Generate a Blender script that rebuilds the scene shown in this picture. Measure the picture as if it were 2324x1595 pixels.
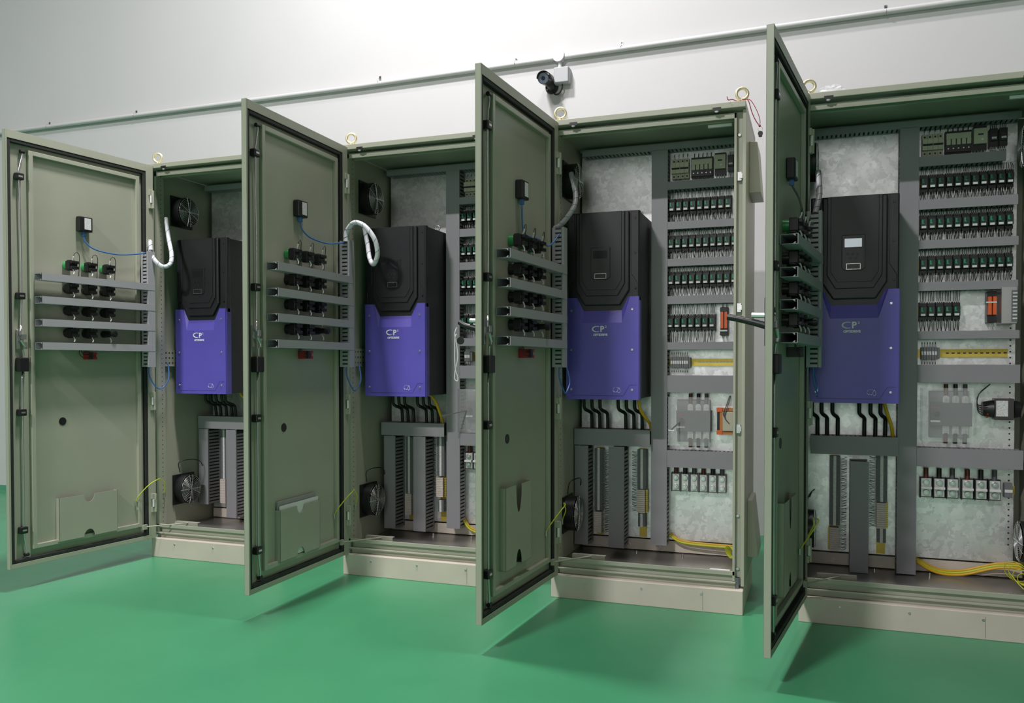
import bpy, math, random
from mathutils import Matrix, Vector
random.seed(7)
for o in list(bpy.data.objects): bpy.data.objects.remove(o)
SC = bpy.context.scene
COL = SC.collection
PI = math.pi

# ------------------------------------------------------------------ camera
CAM = Vector((3.3956, -3.5786, 1.0502)); YAW, PIT, ROL = 0.3469, -0.0195, -0.0005
f = Vector((-math.sin(YAW)*math.cos(PIT), math.cos(YAW)*math.cos(PIT), math.sin(PIT)))
r = f.cross(Vector((0, 0, 1))).normalized(); u = r.cross(f)
r2 = r*math.cos(ROL)+u*math.sin(ROL); u2 = -r*math.sin(ROL)+u*math.cos(ROL)
cd = bpy.data.cameras.new('camera'); co = bpy.data.objects.new('camera', cd); COL.objects.link(co)
co.matrix_world = Matrix(((r2.x, u2.x, -f.x, CAM.x), (r2.y, u2.y, -f.y, CAM.y), (r2.z, u2.z, -f.z, CAM.z), (0, 0, 0, 1)))
cd.sensor_width = 36; cd.sensor_fit = 'HORIZONTAL'; cd.lens = 1885.34/2324*36; cd.shift_y = 67.08/2324
cd.clip_start = 0.05; cd.clip_end = 60
SC.camera = co
# ------------------------------------------------------------------ world, lights, exposure
w = bpy.data.worlds.new('world'); SC.world = w; w.use_nodes = True
w.node_tree.nodes['Background'].inputs[0].default_value = (0.8, 0.9, 1, 1)
w.node_tree.nodes['Background'].inputs[1].default_value = 0.05
SC.view_settings.view_transform = 'Standard'; SC.view_settings.look = 'None'
SC.view_settings.gamma = 1; SC.view_settings.use_curve_mapping = False
SC.view_settings.exposure = 0.12
LAMPS = [  # x, y, z, size x, size y, watts, colour
    (0.10, -7.6, 7.2, 1.0, 0.3, 740, (1.0, 0.955, 0.98)),
    (1.10, -0.60, 5.6, 0.4, 0.3, 195, (1.0, 0.955, 0.98)),
    (3.2, -0.70, 7.2, 1.2, 0.3, 120, (1.0, 0.955, 0.98)),
]
# ------------------------------------------------------------------ materials
MATS = {}
def mat(name, col, rough=0.5, metal=0.0, noise=0.0, nscale=8.0, bump=0.0, bscale=200.0, emit=None, spec=0.5, trans=0.0, alpha=1.0):
    if name in MATS: return MATS[name]
    m = bpy.data.materials.new(name); m.use_nodes = True; nt = m.node_tree
    b = nt.nodes['Principled BSDF']
    b.inputs['Base Color'].default_value = (*col, 1); b.inputs['Roughness'].default_value = rough
    b.inputs['Metallic'].default_value = metal; b.inputs['Specular IOR Level'].default_value = spec
    if trans: b.inputs['Transmission Weight'].default_value = trans
    if alpha < 1: b.inputs['Alpha'].default_value = alpha
    if emit: b.inputs['Emission Color'].default_value = (*emit[:3], 1); b.inputs['Emission Strength'].default_value = emit[3]
    tc = nt.nodes.new('ShaderNodeTexCoord')
    if noise:
        n = nt.nodes.new('ShaderNodeTexNoise'); n.inputs['Scale'].default_value = nscale; n.inputs['Detail'].default_value = 4
        rp = nt.nodes.new('ShaderNodeMapRange'); rp.inputs['From Min'].default_value = 0.3; rp.inputs['From Max'].default_value = 0.7
        rp.inputs['To Min'].default_value = 1-noise; rp.inputs['To Max'].default_value = 1+noise
        mx = nt.nodes.new('ShaderNodeVectorMath'); mx.operation = 'SCALE'; mx.inputs[0].default_value = col
        nt.links.new(tc.outputs['Object'], n.inputs['Vector']); nt.links.new(n.outputs['Fac'], rp.inputs['Value'])
        nt.links.new(rp.outputs['Result'], mx.inputs['Scale']); nt.links.new(mx.outputs['Vector'], b.inputs['Base Color'])
    if bump:
        n2 = nt.nodes.new('ShaderNodeTexNoise'); n2.inputs['Scale'].default_value = bscale
        bp = nt.nodes.new('ShaderNodeBump'); bp.inputs['Strength'].default_value = bump; bp.inputs['Distance'].default_value = 0.001
        nt.links.new(tc.outputs['Object'], n2.inputs['Vector']); nt.links.new(n2.outputs['Fac'], bp.inputs['Height'])
        nt.links.new(bp.outputs['Normal'], b.inputs['Normal'])
    MATS[name] = m
    return m
def galv():
    m = bpy.data.materials.new('galvanised steel'); m.use_nodes = True; nt = m.node_tree; b = nt.nodes['Principled BSDF']
    tc = nt.nodes.new('ShaderNodeTexCoord'); v = nt.nodes.new('ShaderNodeTexVoronoi'); v.inputs['Scale'].default_value = 42
    v.inputs['Randomness'].default_value = 1
    n = nt.nodes.new('ShaderNodeTexNoise'); n.inputs['Scale'].default_value = 30; n.inputs['Detail'].default_value = 6
    nz = nt.nodes.new('ShaderNodeTexNoise'); nz.inputs['Scale'].default_value = 12; nz.inputs['Detail'].default_value = 3
    add = nt.nodes.new('ShaderNodeVectorMath'); add.operation = 'MULTIPLY_ADD'; add.inputs[1].default_value = (.08, .08, .08)
    nt.links.new(n.outputs['Color'], add.inputs[0]); nt.links.new(tc.outputs['Object'], add.inputs[2])
    nt.links.new(tc.outputs['Object'], n.inputs['Vector']); nt.links.new(tc.outputs['Object'], nz.inputs['Vector'])
    nt.links.new(add.outputs['Vector'], v.inputs['Vector'])
    sep = nt.nodes.new('ShaderNodeSeparateColor'); nt.links.new(v.outputs['Color'], sep.inputs['Color'])
    mr = nt.nodes.new('ShaderNodeMapRange'); mr.inputs['To Min'].default_value = .70; mr.inputs['To Max'].default_value = .93
    nt.links.new(sep.outputs['Red'], mr.inputs['Value'])
    cc = nt.nodes.new('ShaderNodeCombineColor')
    for k in ('Red', 'Green', 'Blue'): nt.links.new(mr.outputs['Result'], cc.inputs[k])
    nt.links.new(cc.outputs['Color'], b.inputs['Base Color'])
    mr2 = nt.nodes.new('ShaderNodeMapRange'); mr2.inputs['To Min'].default_value = .28; mr2.inputs['To Max'].default_value = .5
    nt.links.new(nz.outputs['Fac'], mr2.inputs['Value']); nt.links.new(mr2.outputs['Result'], b.inputs['Roughness'])
    bp = nt.nodes.new('ShaderNodeBump'); bp.inputs['Strength'].default_value = .25; bp.inputs['Distance'].default_value = .002
    nt.links.new(sep.outputs['Green'], bp.inputs['Height']); nt.links.new(bp.outputs['Normal'], b.inputs['Normal'])
    b.inputs['Metallic'].default_value = .8
    MATS['galv'] = m
    return m
PAINT = mat('cabinet beige grey paint', (.385, .395, .31), .38, noise=.03, nscale=5, bump=.15, bscale=600)
PAINT2 = mat('lit plinth paint', (.60, .54, .46), .42, noise=.05, nscale=6, bump=.1, bscale=500)  # direct light on the plinth is put into this lighter, warmer colour
GALV = galv()
ZINC = mat('zinc plated steel', (.60, .60, .60), .3, .9, noise=.06)
CHROME = mat('bright steel', (.78, .78, .78), .28, .8)
TIN = mat('tinned terminal metal', (.66, .64, .64), .38, .45)
BRASS = mat('yellow passivated steel', (.78, .70, .46), .36, .6, noise=.05, nscale=40)
DUCT = mat('grey duct plastic', (.29, .285, .305), .5, noise=.02)
DUCTL = mat('light grey door duct plastic', (.37, .37, .39), .5, noise=.02)
DARK = mat('duct inner shade plastic', (.03, .03, .032), .7)
BLACK = mat('black plastic', (.012, .012, .013), .38, bump=.1, bscale=400)
BLACKM = mat('matt black drive casing', (.016, .016, .019), .42, noise=.1, nscale=20, bump=.12, bscale=700)
RUBBER = mat('black rubber gasket', (.02, .022, .02), .75, noise=.2, nscale=60)
PURPLE = mat('purple drive cover', (.115, .092, .47), .38, noise=.03, bump=.06, bscale=700)
WHITE = mat('white plastic', (.75, .75, .74), .45)
TXT = mat('pale printed lettering', (.80, .80, .86), .5)
SLEEVE = mat('white spiral wrap', (.66, .68, .72), .4, noise=.06, nscale=60)
CREAM = mat('cream breaker plastic', (.52, .50, .38), .45, noise=.03)
RED = mat('red plastic', (.42, .02, .03), .4)
ORANGE = mat('orange plastic', (.75, .13, .03), .4)
GREEN = mat('green lever plastic', (.02, .30, .14), .35)
DGREEN = mat('dark green relay case', (.012, .035, .028), .35)
LGREEN = mat('green lens plastic', (.03, .30, .08), .3)
RAILY = mat('yellow chromated rail', (.70, .52, .10), .35, .5, noise=.08, nscale=30)
TERM = mat('grey terminal plastic', (.16, .165, .175), .45)
TERML = mat('terminal marker strip', (.75, .74, .72), .5, noise=.12, nscale=150)
TERMB = mat('beige terminal plastic', (.70, .60, .55), .5, noise=.06, nscale=80)
BLUEC = mat('blue network cable', (.05, .16, .42), .4)
YELC = mat('yellow cable', (.72, .42, .01), .4)
YGC = mat('yellow green earth wire', (.55, .60, .03), .4)
BLKC = mat('black cable', (.012, .012, .012), .4)
BRNC = mat('brown cable', (.12, .03, .015), .4)
GRYC = mat('grey cable', (.10, .10, .11), .4)
REDC = mat('red string', (.28, .01, .02), .6)
CLEAR = mat('clear acrylic', (.9, .9, .92), .08, trans=.0, alpha=.16)
BAG = mat('clear plastic bag', (.85, .87, .9), .12, alpha=.28)
SCREEN = mat('lit display', (.4, .42, .45), .2, emit=(.62, .68, .74, .42))
DSCREEN = mat('dark display glass', (.02, .022, .025), .12)
LABEL = mat('white label', (.72, .72, .72), .5, noise=.25, nscale=250)
CAMG = mat('camera dark metal', (.05, .05, .055), .35, .4)
GLASSB = mat('lens glass', (.02, .03, .06), .05)
LEDB = mat('blue grey led ring', (.16, .2, .3), .25, noise=.4, nscale=180)
JBOX = mat('grey junction box', (.42, .43, .44), .5)
PVC = mat('white pvc conduit', (.58, .585, .58), .35)
ORF = mat('orange transformer frame', (.55, .20, .05), .4)
COPPER = mat('copper winding', (.45, .14, .04), .35, .6)

# ------------------------------------------------------------------ mesh builder
def V(*a): return Vector(a)
class MB:
    def __init__(s): s.v = []; s.f = []; s.sm = []
    def add(s, vs, fs, smooth=False):
        b = len(s.v); s.v += [tuple(x) for x in vs]; s.f += [[b+i for i in q] for q in fs]; s.sm += [smooth]*len(fs); return s
    def box(s, x0, x1, y0, y1, z0, z1):
        vs = [(x, y, z) for z in (z0, z1) for y in (y0, y1) for x in (x0, x1)]
        return s.add(vs, [(0, 2, 3, 1), (4, 5, 7, 6), (0, 1, 5, 4), (2, 6, 7, 3), (0, 4, 6, 2), (1, 3, 7, 5)])
    def ring(s, x0, x1, z0, z1, w, y0, y1):
        s.box(x0, x0+w, y0, y1, z0, z1); s.box(x1-w, x1, y0, y1, z0, z1)
        s.box(x0+w, x1-w, y0, y1, z0, z0+w); s.box(x0+w, x1-w, y0, y1, z1-w, z1); return s
    def prism(s, pts, y0, y1, sy=None):
        # outline in (x, z); y0 front, y1 back
        n = len(pts); vs = [(p[0], y0, p[1]) for p in pts]+[(p[0], y1, p[1]) for p in pts]
        a = sum(pts[i][0]*pts[(i+1) % n][1]-pts[(i+1) % n][0]*pts[i][1] for i in range(n))
        idx = list(range(n)) if a > 0 else list(range(n))[::-1]
        fs = [idx, [i+n for i in idx[::-1]]]
        for k in range(n):
            i, j = idx[k], idx[(k+1) % n]; fs.append((j, i, i+n, j+n))
        return s.add(vs, fs)
    def xprism(s, pts, x0, x1):
        n = len(pts); vs = [(x0, p[0], p[1]) for p in pts]+[(x1, p[0], p[1]) for p in pts]
        fs = [list(range(n))[::-1], [i+n for i in range(n)]]+[(i, (i+1) % n, (i+1) % n+n, i+n) for i in range(n)]
        return s.add(vs, fs)
    def cyl(s, p0, p1, r0, r1=None, n=16, caps=True):
        p0, p1 = Vector(p0), Vector(p1); r1 = r0 if r1 is None else r1
        d = (p1-p0).normalized(); a = d.orthogonal().normalized(); b = d.cross(a)
        cs = [(math.cos(2*PI*i/n), math.sin(2*PI*i/n)) for i in range(n)]
        A = [p0+(a*c+b*t)*r0 for c, t in cs]; B = [p1+(a*c+b*t)*r1 for c, t in cs]
        s.add(A+B, [(i, (i+1) % n, (i+1) % n+n, i+n) for i in range(n)], True)
        if caps: s.add(A, [list(range(n))[::-1]]); s.add(B, [list(range(n))])
        return s
    def tube(s, pts, rad, n=8, smooth=4, caps=True):
        P = [Vector(p) for p in pts]
        if smooth > 1 and len(P) > 2:
            Q = []; E = [P[0]*2-P[1]]+P+[P[-1]*2-P[-2]]
            for i in range(1, len(E)-2):
                for k in range(smooth):
                    t = k/smooth; a, b, c, d = E[i-1], E[i], E[i+1], E[i+2]
                    Q.append(.5*((2*b)+(c-a)*t+(2*a-5*b+4*c-d)*t*t+(3*b-a-3*c+d)*t**3))
            Q.append(P[-1]); P = Q
        m = len(P); T = [(P[min(i+1, m-1)]-P[max(i-1, 0)]).normalized() for i in range(m)]
        a = T[0].orthogonal().normalized(); vs = []
        for i in range(m):
            a = (a-T[i]*a.dot(T[i]));
            a = a.normalized() if a.length > 1e-6 else T[i].orthogonal().normalized()
            b = T[i].cross(a); rr = rad(i/(m-1)) if callable(rad) else rad
            vs += [P[i]+(a*math.cos(2*PI*k/n)+b*math.sin(2*PI*k/n))*rr for k in range(n)]
        s.add(vs, [(i*n+k, i*n+(k+1) % n, (i+1)*n+(k+1) % n, (i+1)*n+k) for i in range(m-1) for k in range(n)], True)
        if caps: s.add(vs[:n], [list(range(n))[::-1]]); s.add(vs[-n:], [list(range(n))])
        return s
    def torus(s, c, axis, R, r_, n=28, k=10, a0=0, a1=2*PI):
        c = Vector(c); ax = Vector(axis).normalized(); a = ax.orthogonal().normalized(); b = ax.cross(a)
        full = abs(a1-a0-2*PI) < 1e-6; m = n if full else n+1; vs = []
        for i in range(m):
            t = a0+(a1-a0)*i/n; d = a*math.cos(t)+b*math.sin(t)
            vs += [c+d*(R+r_*math.cos(2*PI*j/k))+ax*(r_*math.sin(2*PI*j/k)) for j in range(k)]
        fs = [((i % m)*k+j, (i % m)*k+(j+1) % k, ((i+1) % m)*k+(j+1) % k, ((i+1) % m)*k+j) for i in range(n) for j in range(k)]
        return s.add(vs, fs, True)
    def sphere(s, c, r_, n=12, m=8, sc=(1, 1, 1)):
        vs = []; fs = []
        for i in range(m+1):
            ph = PI*i/m
            for j in range(n):
                th = 2*PI*j/n; vs.append((c[0]+r_*sc[0]*math.sin(ph)*math.cos(th), c[1]+r_*sc[1]*math.sin(ph)*math.sin(th), c[2]+r_*sc[2]*math.cos(ph)))
        for i in range(m):
            for j in range(n): fs.append((i*n+j, (i+1)*n+j, (i+1)*n+(j+1) % n, i*n+(j+1) % n))
        return s.add(vs, fs, True)
    def mesh(s, name):
        me = bpy.data.meshes.new(name); me.from_pydata(s.v, [], s.f)
        me.polygons.foreach_set('use_smooth', s.sm); me.update(); return me
def obj(name, geo, m, parent=None, bev=0, M=None, kind=None, label=None):
    me = geo.mesh(name) if isinstance(geo, MB) else geo
    if not me.materials: me.materials.append(m)
    o = bpy.data.objects.new(name, me); COL.objects.link(o)
    if parent: o.parent = parent
    if M is not None: o.matrix_local = M
    if bev:
        b = o.modifiers.new('bevel', 'BEVEL'); b.width = bev; b.segments = 2; b.limit_method = 'ANGLE'; b.angle_limit = math.radians(50)
    if kind: o['kind'] = kind
    if label: o['label'] = label
    return o
def thing(name, label, cat, M=None, group=None, kind=None):
    o = bpy.data.objects.new(name, None); COL.objects.link(o); o.empty_display_size = .02
    if M is not None: o.matrix_world = M
    return tag(o, label, cat, group, kind)
def tag(o, label, cat, group=None, kind=None):
    o['label'] = label; o['category'] = cat
    if group: o['group'] = group
    if kind: o['kind'] = kind
    return o
def struct(name, geo, m, bev=0):
    o = obj(name, geo, m, bev=bev); o['kind'] = 'structure'; return o
def dup(root, M, label, group=None):
    c = root.copy(); COL.objects.link(c); c.matrix_world = M; c['label'] = label
    if group: c['group'] = group
    for ch in root.children:
        d = ch.copy(); COL.objects.link(d); d.parent = c
        for g in ch.children:
            e = g.copy(); COL.objects.link(e); e.parent = d
    return c
def T(x, y, z): return Matrix.Translation((x, y, z))
def text_mesh(txt, size, ext=.0004, sx=1.0, bold=0):
    cu = bpy.data.curves.new('txt', 'FONT'); cu.body = txt; cu.size = size; cu.extrude = ext; cu.align_x = 'CENTER'; cu.offset = bold
    cu.resolution_u = 3
    ob = bpy.data.objects.new('txt', cu); COL.objects.link(ob)
    bpy.context.view_layer.update()
    me = bpy.data.meshes.new_from_object(ob.evaluated_get(bpy.context.evaluated_depsgraph_get()))
    bpy.data.objects.remove(ob); bpy.data.curves.remove(cu)
    me.transform(Matrix(((sx, 0, 0, 0), (0, 0, -1, 0), (0, 1, 0, 0), (0, 0, 0, 1))))
    me.materials.clear()
    return me
def objs(name, mbs, m, parent=None, bev=0, label=None):
    return [obj(name, b, m, parent, bev, label=label) for b in mbs]
ORD = ['first', 'second', 'third', 'fourth', 'fifth', 'sixth', 'seventh', 'eighth', 'ninth', 'tenth', 'eleventh']

# ------------------------------------------------------------------ room
WY = 1.485
X0, X1, YB, ZC = -7.0, 10.0, -11.0, 8.4
def floor_mat():
    m = mat('green epoxy floor', (.052, .27, .125), .26, noise=.07, nscale=1.2)
    nt = m.node_tree; b = nt.nodes['Principled BSDF']
    n = nt.nodes.new('ShaderNodeTexNoise'); n.inputs['Scale'].default_value = 3; n.inputs['Detail'].default_value = 5
    mr = nt.nodes.new('ShaderNodeMapRange'); mr.inputs['To Min'].default_value = .22; mr.inputs['To Max'].default_value = .46
    tc = nt.nodes.new('ShaderNodeTexCoord'); nt.links.new(tc.outputs['Object'], n.inputs['Vector'])
    nt.links.new(n.outputs['Fac'], mr.inputs['Value']); nt.links.new(mr.outputs['Result'], b.inputs['Roughness'])
    return m
WALL = mat('off white wall paint', (.575, .575, .575), .75, noise=.015, nscale=2, bump=.1, bscale=60)
CEIL = mat('hall ceiling', (.12, .12, .12), .8, noise=.02)
struct('floor', MB().box(X0, X1, YB, WY+.1, -.1, 0), floor_mat())
struct('wall_back', MB().box(X0, X1, WY, WY+.15, 0, ZC), WALL)
HALL = mat('hall wall paint', (.13, .13, .13), .8, noise=.03)
struct('wall_left', MB().box(X0-.15, X0, YB, WY, 0, ZC), WALL)
struct('wall_right', MB().box(X1, X1+.15, YB, WY, 0, ZC), HALL)
struct('wall_front', MB().box(X0, X1, YB-.15, YB, 0, ZC), mat('front wall paint', (.16, .16, .16), .8, noise=.03))
DAY = mat('daylight behind frosted glass', (.8, .8, .8), .5, emit=(1.0, .97, .96, 2.2))
for k, (a, b) in enumerate(((1.3, 2.75), (2.95, 4.5))):
    wo = struct('window_%d' % (k+1), MB().box(a, b, YB-.01, YB+.012, 1.0, 4.2), DAY)
    obj('window_frame', MB().ring(a-.06, b+.06, .94, 4.26, .07, YB, YB+.04).box(a, b, YB+.01, YB+.035, 2.58, 2.62), WHITE, wo)
struct('ceiling', MB().box(X0, X1, YB, WY, ZC, ZC+.15), CEIL)
bb = MB().xprism([(WY, 0), (WY, .05), (WY-.008, .05), (WY-.03, .012), (WY-.05, 0)], X0, X1)
struct('baseboard_back', bb, mat('green skirting cove', (.05, .24, .13), .35, noise=.1, nscale=4))
LN = ['ceiling light far in front of the first two cabinets', 'ceiling light close above the first two cabinets', 'ceiling light close above the third cabinet']
for (x, y, z, sx, sy, W_, c_), lb in zip(LAMPS, LN):
    t = thing('ceiling_light', 'white tube '+lb, 'light', T(x, y, z))
    obj('housing', MB().box(-sx/2-.03, sx/2+.03, -sy/2-.03, sy/2+.03, .01, .07), WHITE, t, .004)
    obj('hanger_rod', MB().cyl((-.4, 0, .07), (-.4, 0, .4), .004).cyl((.4, 0, .07), (.4, 0, .4), .004), ZINC, t)
    ld = bpy.data.lights.new('lamp', 'AREA'); ld.shape = 'RECTANGLE'; ld.size = sx; ld.size_y = sy; ld.energy = W_; ld.color = c_
    lo = bpy.data.objects.new('lamp', ld); COL.objects.link(lo); lo.parent = t; lo.location = (0, 0, 0)

# ------------------------------------------------------------------ cabinets
CX = [0.0, 1.1946, 2.2991, 3.3581]; CY = [.0207, .0404, 0.0, -.0036]; DA = [1.6928, 1.5503, 1.6296, 1.7030]
DW = .8051; W = [.8314, .8314, .8314, .905]; D = .60; H = 2.144; HP = .1033
WHICH = ['leftmost', 'second', 'third', 'right-hand']
WHICHC = ['the leftmost cabinet', 'the second cabinet from left', 'the third cabinet from left', 'the right-hand cabinet']
def screw(mb, x, y, z, r_=.005, d=(0, -1, 0), h=.003):
    p = Vector((x, y, z)); mb.cyl(p, p+Vector(d)*h, r_, r_*.8, 10)
PLX = [(.015, .80), (.012, .80), (.005, .80), (.02, .848)]
def fingers(mb, horiz, a0, a1, b0, b1, yf, yb, side):
    """slotted duct wall. horiz: runs along x at z=side; else runs along z at x=side"""
    p = .019; n = int((a1-a0)/p); t = .0018
    for i in range(n):
        s0 = a0+i*p
        if horiz: mb.box(s0, s0+.0118, yf, yb-.014, side-t/2, side+t/2)
        else: mb.box(side-t/2, side+t/2, yf, yb-.014, s0, s0+.0118)
    if horiz: mb.box(a0, a1, yb-.014, yb, side-t/2, side+t/2); mb.box(a0, a1, yf, yf+.008, side-t/2, side+t/2)
    else: mb.box(side-t/2, side+t/2, yb-.014, yb, a0, a1); mb.box(side-t/2, side+t/2, yf, yf+.008, a0, a1)
def duct(i, x0, x1, z0, z1, yf, yb, horiz, label, M=None, matl=None, grp=None):
    matl = matl or DUCT
    t = thing('cable_duct', label, 'cable duct', (M or T(CX[i], CY[i], 0)), grp)
    b = MB()
    if horiz: fingers(b, True, x0, x1, 0, 0, yf+.004, yb, z0+.001); fingers(b, True, x0, x1, 0, 0, yf+.004, yb, z1-.001)
    else: fingers(b, False, z0, z1, 0, 0, yf+.004, yb, x0+.001); fingers(b, False, z0, z1, 0, 0, yf+.004, yb, x1-.001)
    b.box(x0, x1, yb-.002, yb, z0, z1)
    obj('slotted_body', b, matl, t)
    m_ = .006
    obj('shade_fill', MB().box(x0+m_, x1-m_, yf+.012, yb-.006, z0+m_, z1-m_), DARK, t, label='dark fill standing for shade inside the slots')  # solid dark block, the shade behind the slots put into its colour
    c = MB().box(x0-.0012, x1+.0012, yf, yf+.003, z0-.0012, z1+.0012)
    if horiz: c.box(x0, x1, yf+.003, yf+.009, z0-.0012, z0).box(x0, x1, yf+.003, yf+.009, z1, z1+.0012)
    else: c.box(x0-.0012, x0, yf+.003, yf+.009, z0, z1).box(x1, x1+.0012, yf+.003, yf+.009, z0, z1)
    obj('cover', c, matl, t)
    return t
eyem = None
ringM = MB().torus((0, 0, .042), (0, 1, 0), .0235, .0068, 32, 12).mesh('ring')
eyeb = MB().cyl((0, 0, 0), (0, 0, .008), .018, .015, 20).cyl((0, 0, .008), (0, 0, .018), .010, .009, 16).mesh('collar')
def cabinet(i):
    X, Y, w_ = CX[i], CY[i], W[i]
    root = thing('electrical_cabinet', {0: 'beige grey electrical cabinet with open door, leftmost of the four',
        1: 'beige grey electrical cabinet, second from left, white looped hose at its door',
        2: 'beige grey electrical cabinet, third from left, keys on red string at top',
        3: 'beige grey electrical cabinet at the right edge, its drive display lit'}[i], 'electrical cabinet', T(X, Y, 0))
    fx = {0: .031, 1: .034, 2: .017, 3: .028}[i]
    xl, xr = -.018, w_
    top = MB().box(xl, xr, 0, D, 2.118, H)
    for x in (.08, w_-.16): pass
    obj('top_panel', top, PAINT, root, .0025)
    obj('side_panel', MB().box(xl, xl+.012, .028, D-.01, .115, 2.116), PAINT, root, .0015)
    obj('side_panel', MB().box(xr-.014, xr, .028, D-.01, .115, 2.116), PAINT, root, .0015)
    obj('back_panel', MB().box(xl+.012, xr-.014, D-.014, D-.008, .115, 2.116), PAINT, root)
    # posts
    def post(lx0, lx1, inner):
        m = MB().box(lx0, lx1, .03, .034, .135, 2.105)
        ix = lx1 if inner > 0 else lx0
        m.box(ix-.0015, ix+.0015, .034, .085, .135, 2.105); m.box(min(lx0, ix), max(lx1, ix), .083, .086, .135, 2.105)
        return m
    pl = post(.001, .015, 1); pl.box(-.006, .001, .05, .052, .135, 2.105)
    po = obj('left_post', pl, PAINT, root, .0008)
    hl = MB()
    for k in range(78):
        z = .16+.025*k; hl.cyl((.0164, .06, z), (.0170, .06, z), .0028, n=6)
    obj('mounting_hole_row', hl, DARK, po)
    xs = xr-.0484
    pr = MB().box(xs, xs+.010, .030, .034, .135, 2.105).box(xs, xs+.002, .034, .086, .135, 2.105)
    pr.box(xs+.010, xr-.014, .052, .056, .118, 2.112).box(xs+.009, xs+.011, .034, .056, .135, 2.105)
    obj('right_post', pr, PAINT, root, .0008)
    if i == 2:
        objs('bolt', [MB().cyl((xs+.02, .052, z), (xs+.02, .044, z), .0085, .006, 12) for z in (2.015, .41, .185)], ZINC, root)
        objs('latch_keeper', [MB().box(xs+.014, xs+.030, .034, .052, z-.018, z+.018).box(xs+.022, xs+.034, .026, .036, z-.01, z+.01) for z in (1.84, 1.29, .78)], ZINC, root)
    # top and bottom frame rails
    rt = MB().box(.001, xs+.01, .030, .036, 2.082, 2.105).box(.001, xs+.01, .036, .085, 2.100, 2.105).box(.02, xs-.004, .07, .085, 2.082, 2.105)
    obj('top_rail', rt, PAINT, root, .001)
    for x in (.075, w_-.135):
        nt_ = obj('rail_notch', MB().box(x, x+.035, -.0008, .004, 2.112, 2.126), BLACK, root)
        obj('rail_clip', MB().sphere((x+.016, .004, 2.112), .008, 8, 6, (1.2, .6, .9)), WHITE, nt_)
    rb = MB().box(.001, xs+.01, .030, .036, .158, .176).box(.001, xs+.01, .034, .070, .158, .163)
    rb.box(.001, xs+.014, .045, .05, .132, .158).box(.001, xs+.014, .022, .05, .125, .132).box(.001, xs+.014, .038, .045, .1035, .125)
    obj('bottom_rail', rb, PAINT, root, .001)
    CZ = mat('cast zinc', (.22, .23, .25), .4, .7)
    obj('corner_casting', MB().cyl((.010, .040, .104), (.010, .040, .150), .009, .009, 14), CZ, root, .001)
    obj('corner_casting', MB().cyl((xs+.020, .040, .104), (xs+.020, .040, .150), .009, .009, 14).box(xs+.008, xs+.03, .034, .05, .118, .150), CZ, root, .001)
    obj('floor_panel', MB().box(xl+.012, xr-.014, .05, D-.014, .128, .134), mat('bare steel floor', (.30, .29, .27), .3, .7, noise=.1, nscale=7), root)
    rr = MB().box(.01, w_-.02, .478, .484, .134, .192).box(.01, w_-.02, .478, .50, .134, .14)
    obj('rear_rail', rr, PAINT2, root, .001)
    objs('washer', [MB().torus((x, .477, .160), (0, 1, 0), .0085, .0022, 16, 6) for x in ((.13, .245, .40, .66) if i == 2 else (.13, .245))], WHITE, root)
    objs('floor_screw', [MB().cyl((x, .40, .134), (x, .40, .15), .006, .004, 10) for x in (.30, .52)], ZINC, root)
    px0, px1 = PLX[i]
    pm = obj('mounting_plate', MB().box(px0, px1, .476, .479, .20, 2.085), GALV, root)
    if i == 3:
        hs = MB()
        for k in range(60): hs.cyl((px1-.018, .4755, .28+.025*k), (px1-.018, .4765, .28+.025*k), .0038, n=8)
        obj('plate_hole_row', hs, DARK, pm)
    # upper frame cross member seen over the plate
    um = MB().box(px0, px1, .44, .446, 2.100, 2.116)
    obj('upper_cross_rail', um, PAINT, root)
    # plinth
    pz = MB().box(-.010, .829 if i < 3 else w_, 0, D-.02, 0, HP)
    p = obj('plinth', pz, PAINT2, root, .003)
    for x in (.147, .401, .657): ps = MB(); screw(ps, x, 0, .076, .006); obj('plinth_screw', ps, ZINC, p)
    obj('plinth_seam', MB().box(.664, .665, -.0006, .001, .008, .088), mat('grime', (.10, .075, .06), .8), p)
    # eyebolts
    for k, x in enumerate(({0: .010, 1: .018, 2: .018, 3: .018}[i], .812)):
        if k == 1 and i in (0, 1, 3): continue
        e = obj('eyebolt_ring', ringM, BRASS, root, M=T(x, .05, H) @ Matrix.Rotation(.25, 4, 'Z'))
        obj('eyebolt_collar', eyeb, BRASS, e)
    # stay bracket on the floor and right-hand catch
    sb = MB().box(.06, .215, .10, .103, .150, .180).box(.06, .215, .10, .125, .178, .180)
    obj('stay_bracket', sb, PAINT, root, .001)
    if i >= 2:
        obj('stay_catch', MB().box(xs-.10, xs-.015, .085, .10, .150, .166), WHITE if i == 2 else ZINC, root, .001)
        obj('top_catch', MB().box(xs-.115, xs-.015, .085, .10, 2.068, 2.080), WHITE, root, .001)
    build_door(i, root)
    # exterior filter hoods of the third cabinet
    if i == 2:
        for z0, z1, lb in ((1.80, 2.02, 'upper'), (.205, .455, 'lower')):
            h = MB().xprism([(0, 0), (1, 0), (1, 1), (0, 1)], 0, 0) if False else MB()
            ya, yb = .20, .44
            if lb == 'lower':
                pr_ = [(w_, z0), (w_+.045, z0), (w_+.045, z0+.02), (w_+.02, z1), (w_, z1)]
            else:
                pr_ = [(w_, z0), (w_+.050, z0), (w_+.034, z1), (w_, z1+.004)]
            h.prism(pr_, ya, yb)
            obj('filter_hood', h, PAINT, root, .002, label=lb+' filter hood on the outer side panel')
    return root

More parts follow.
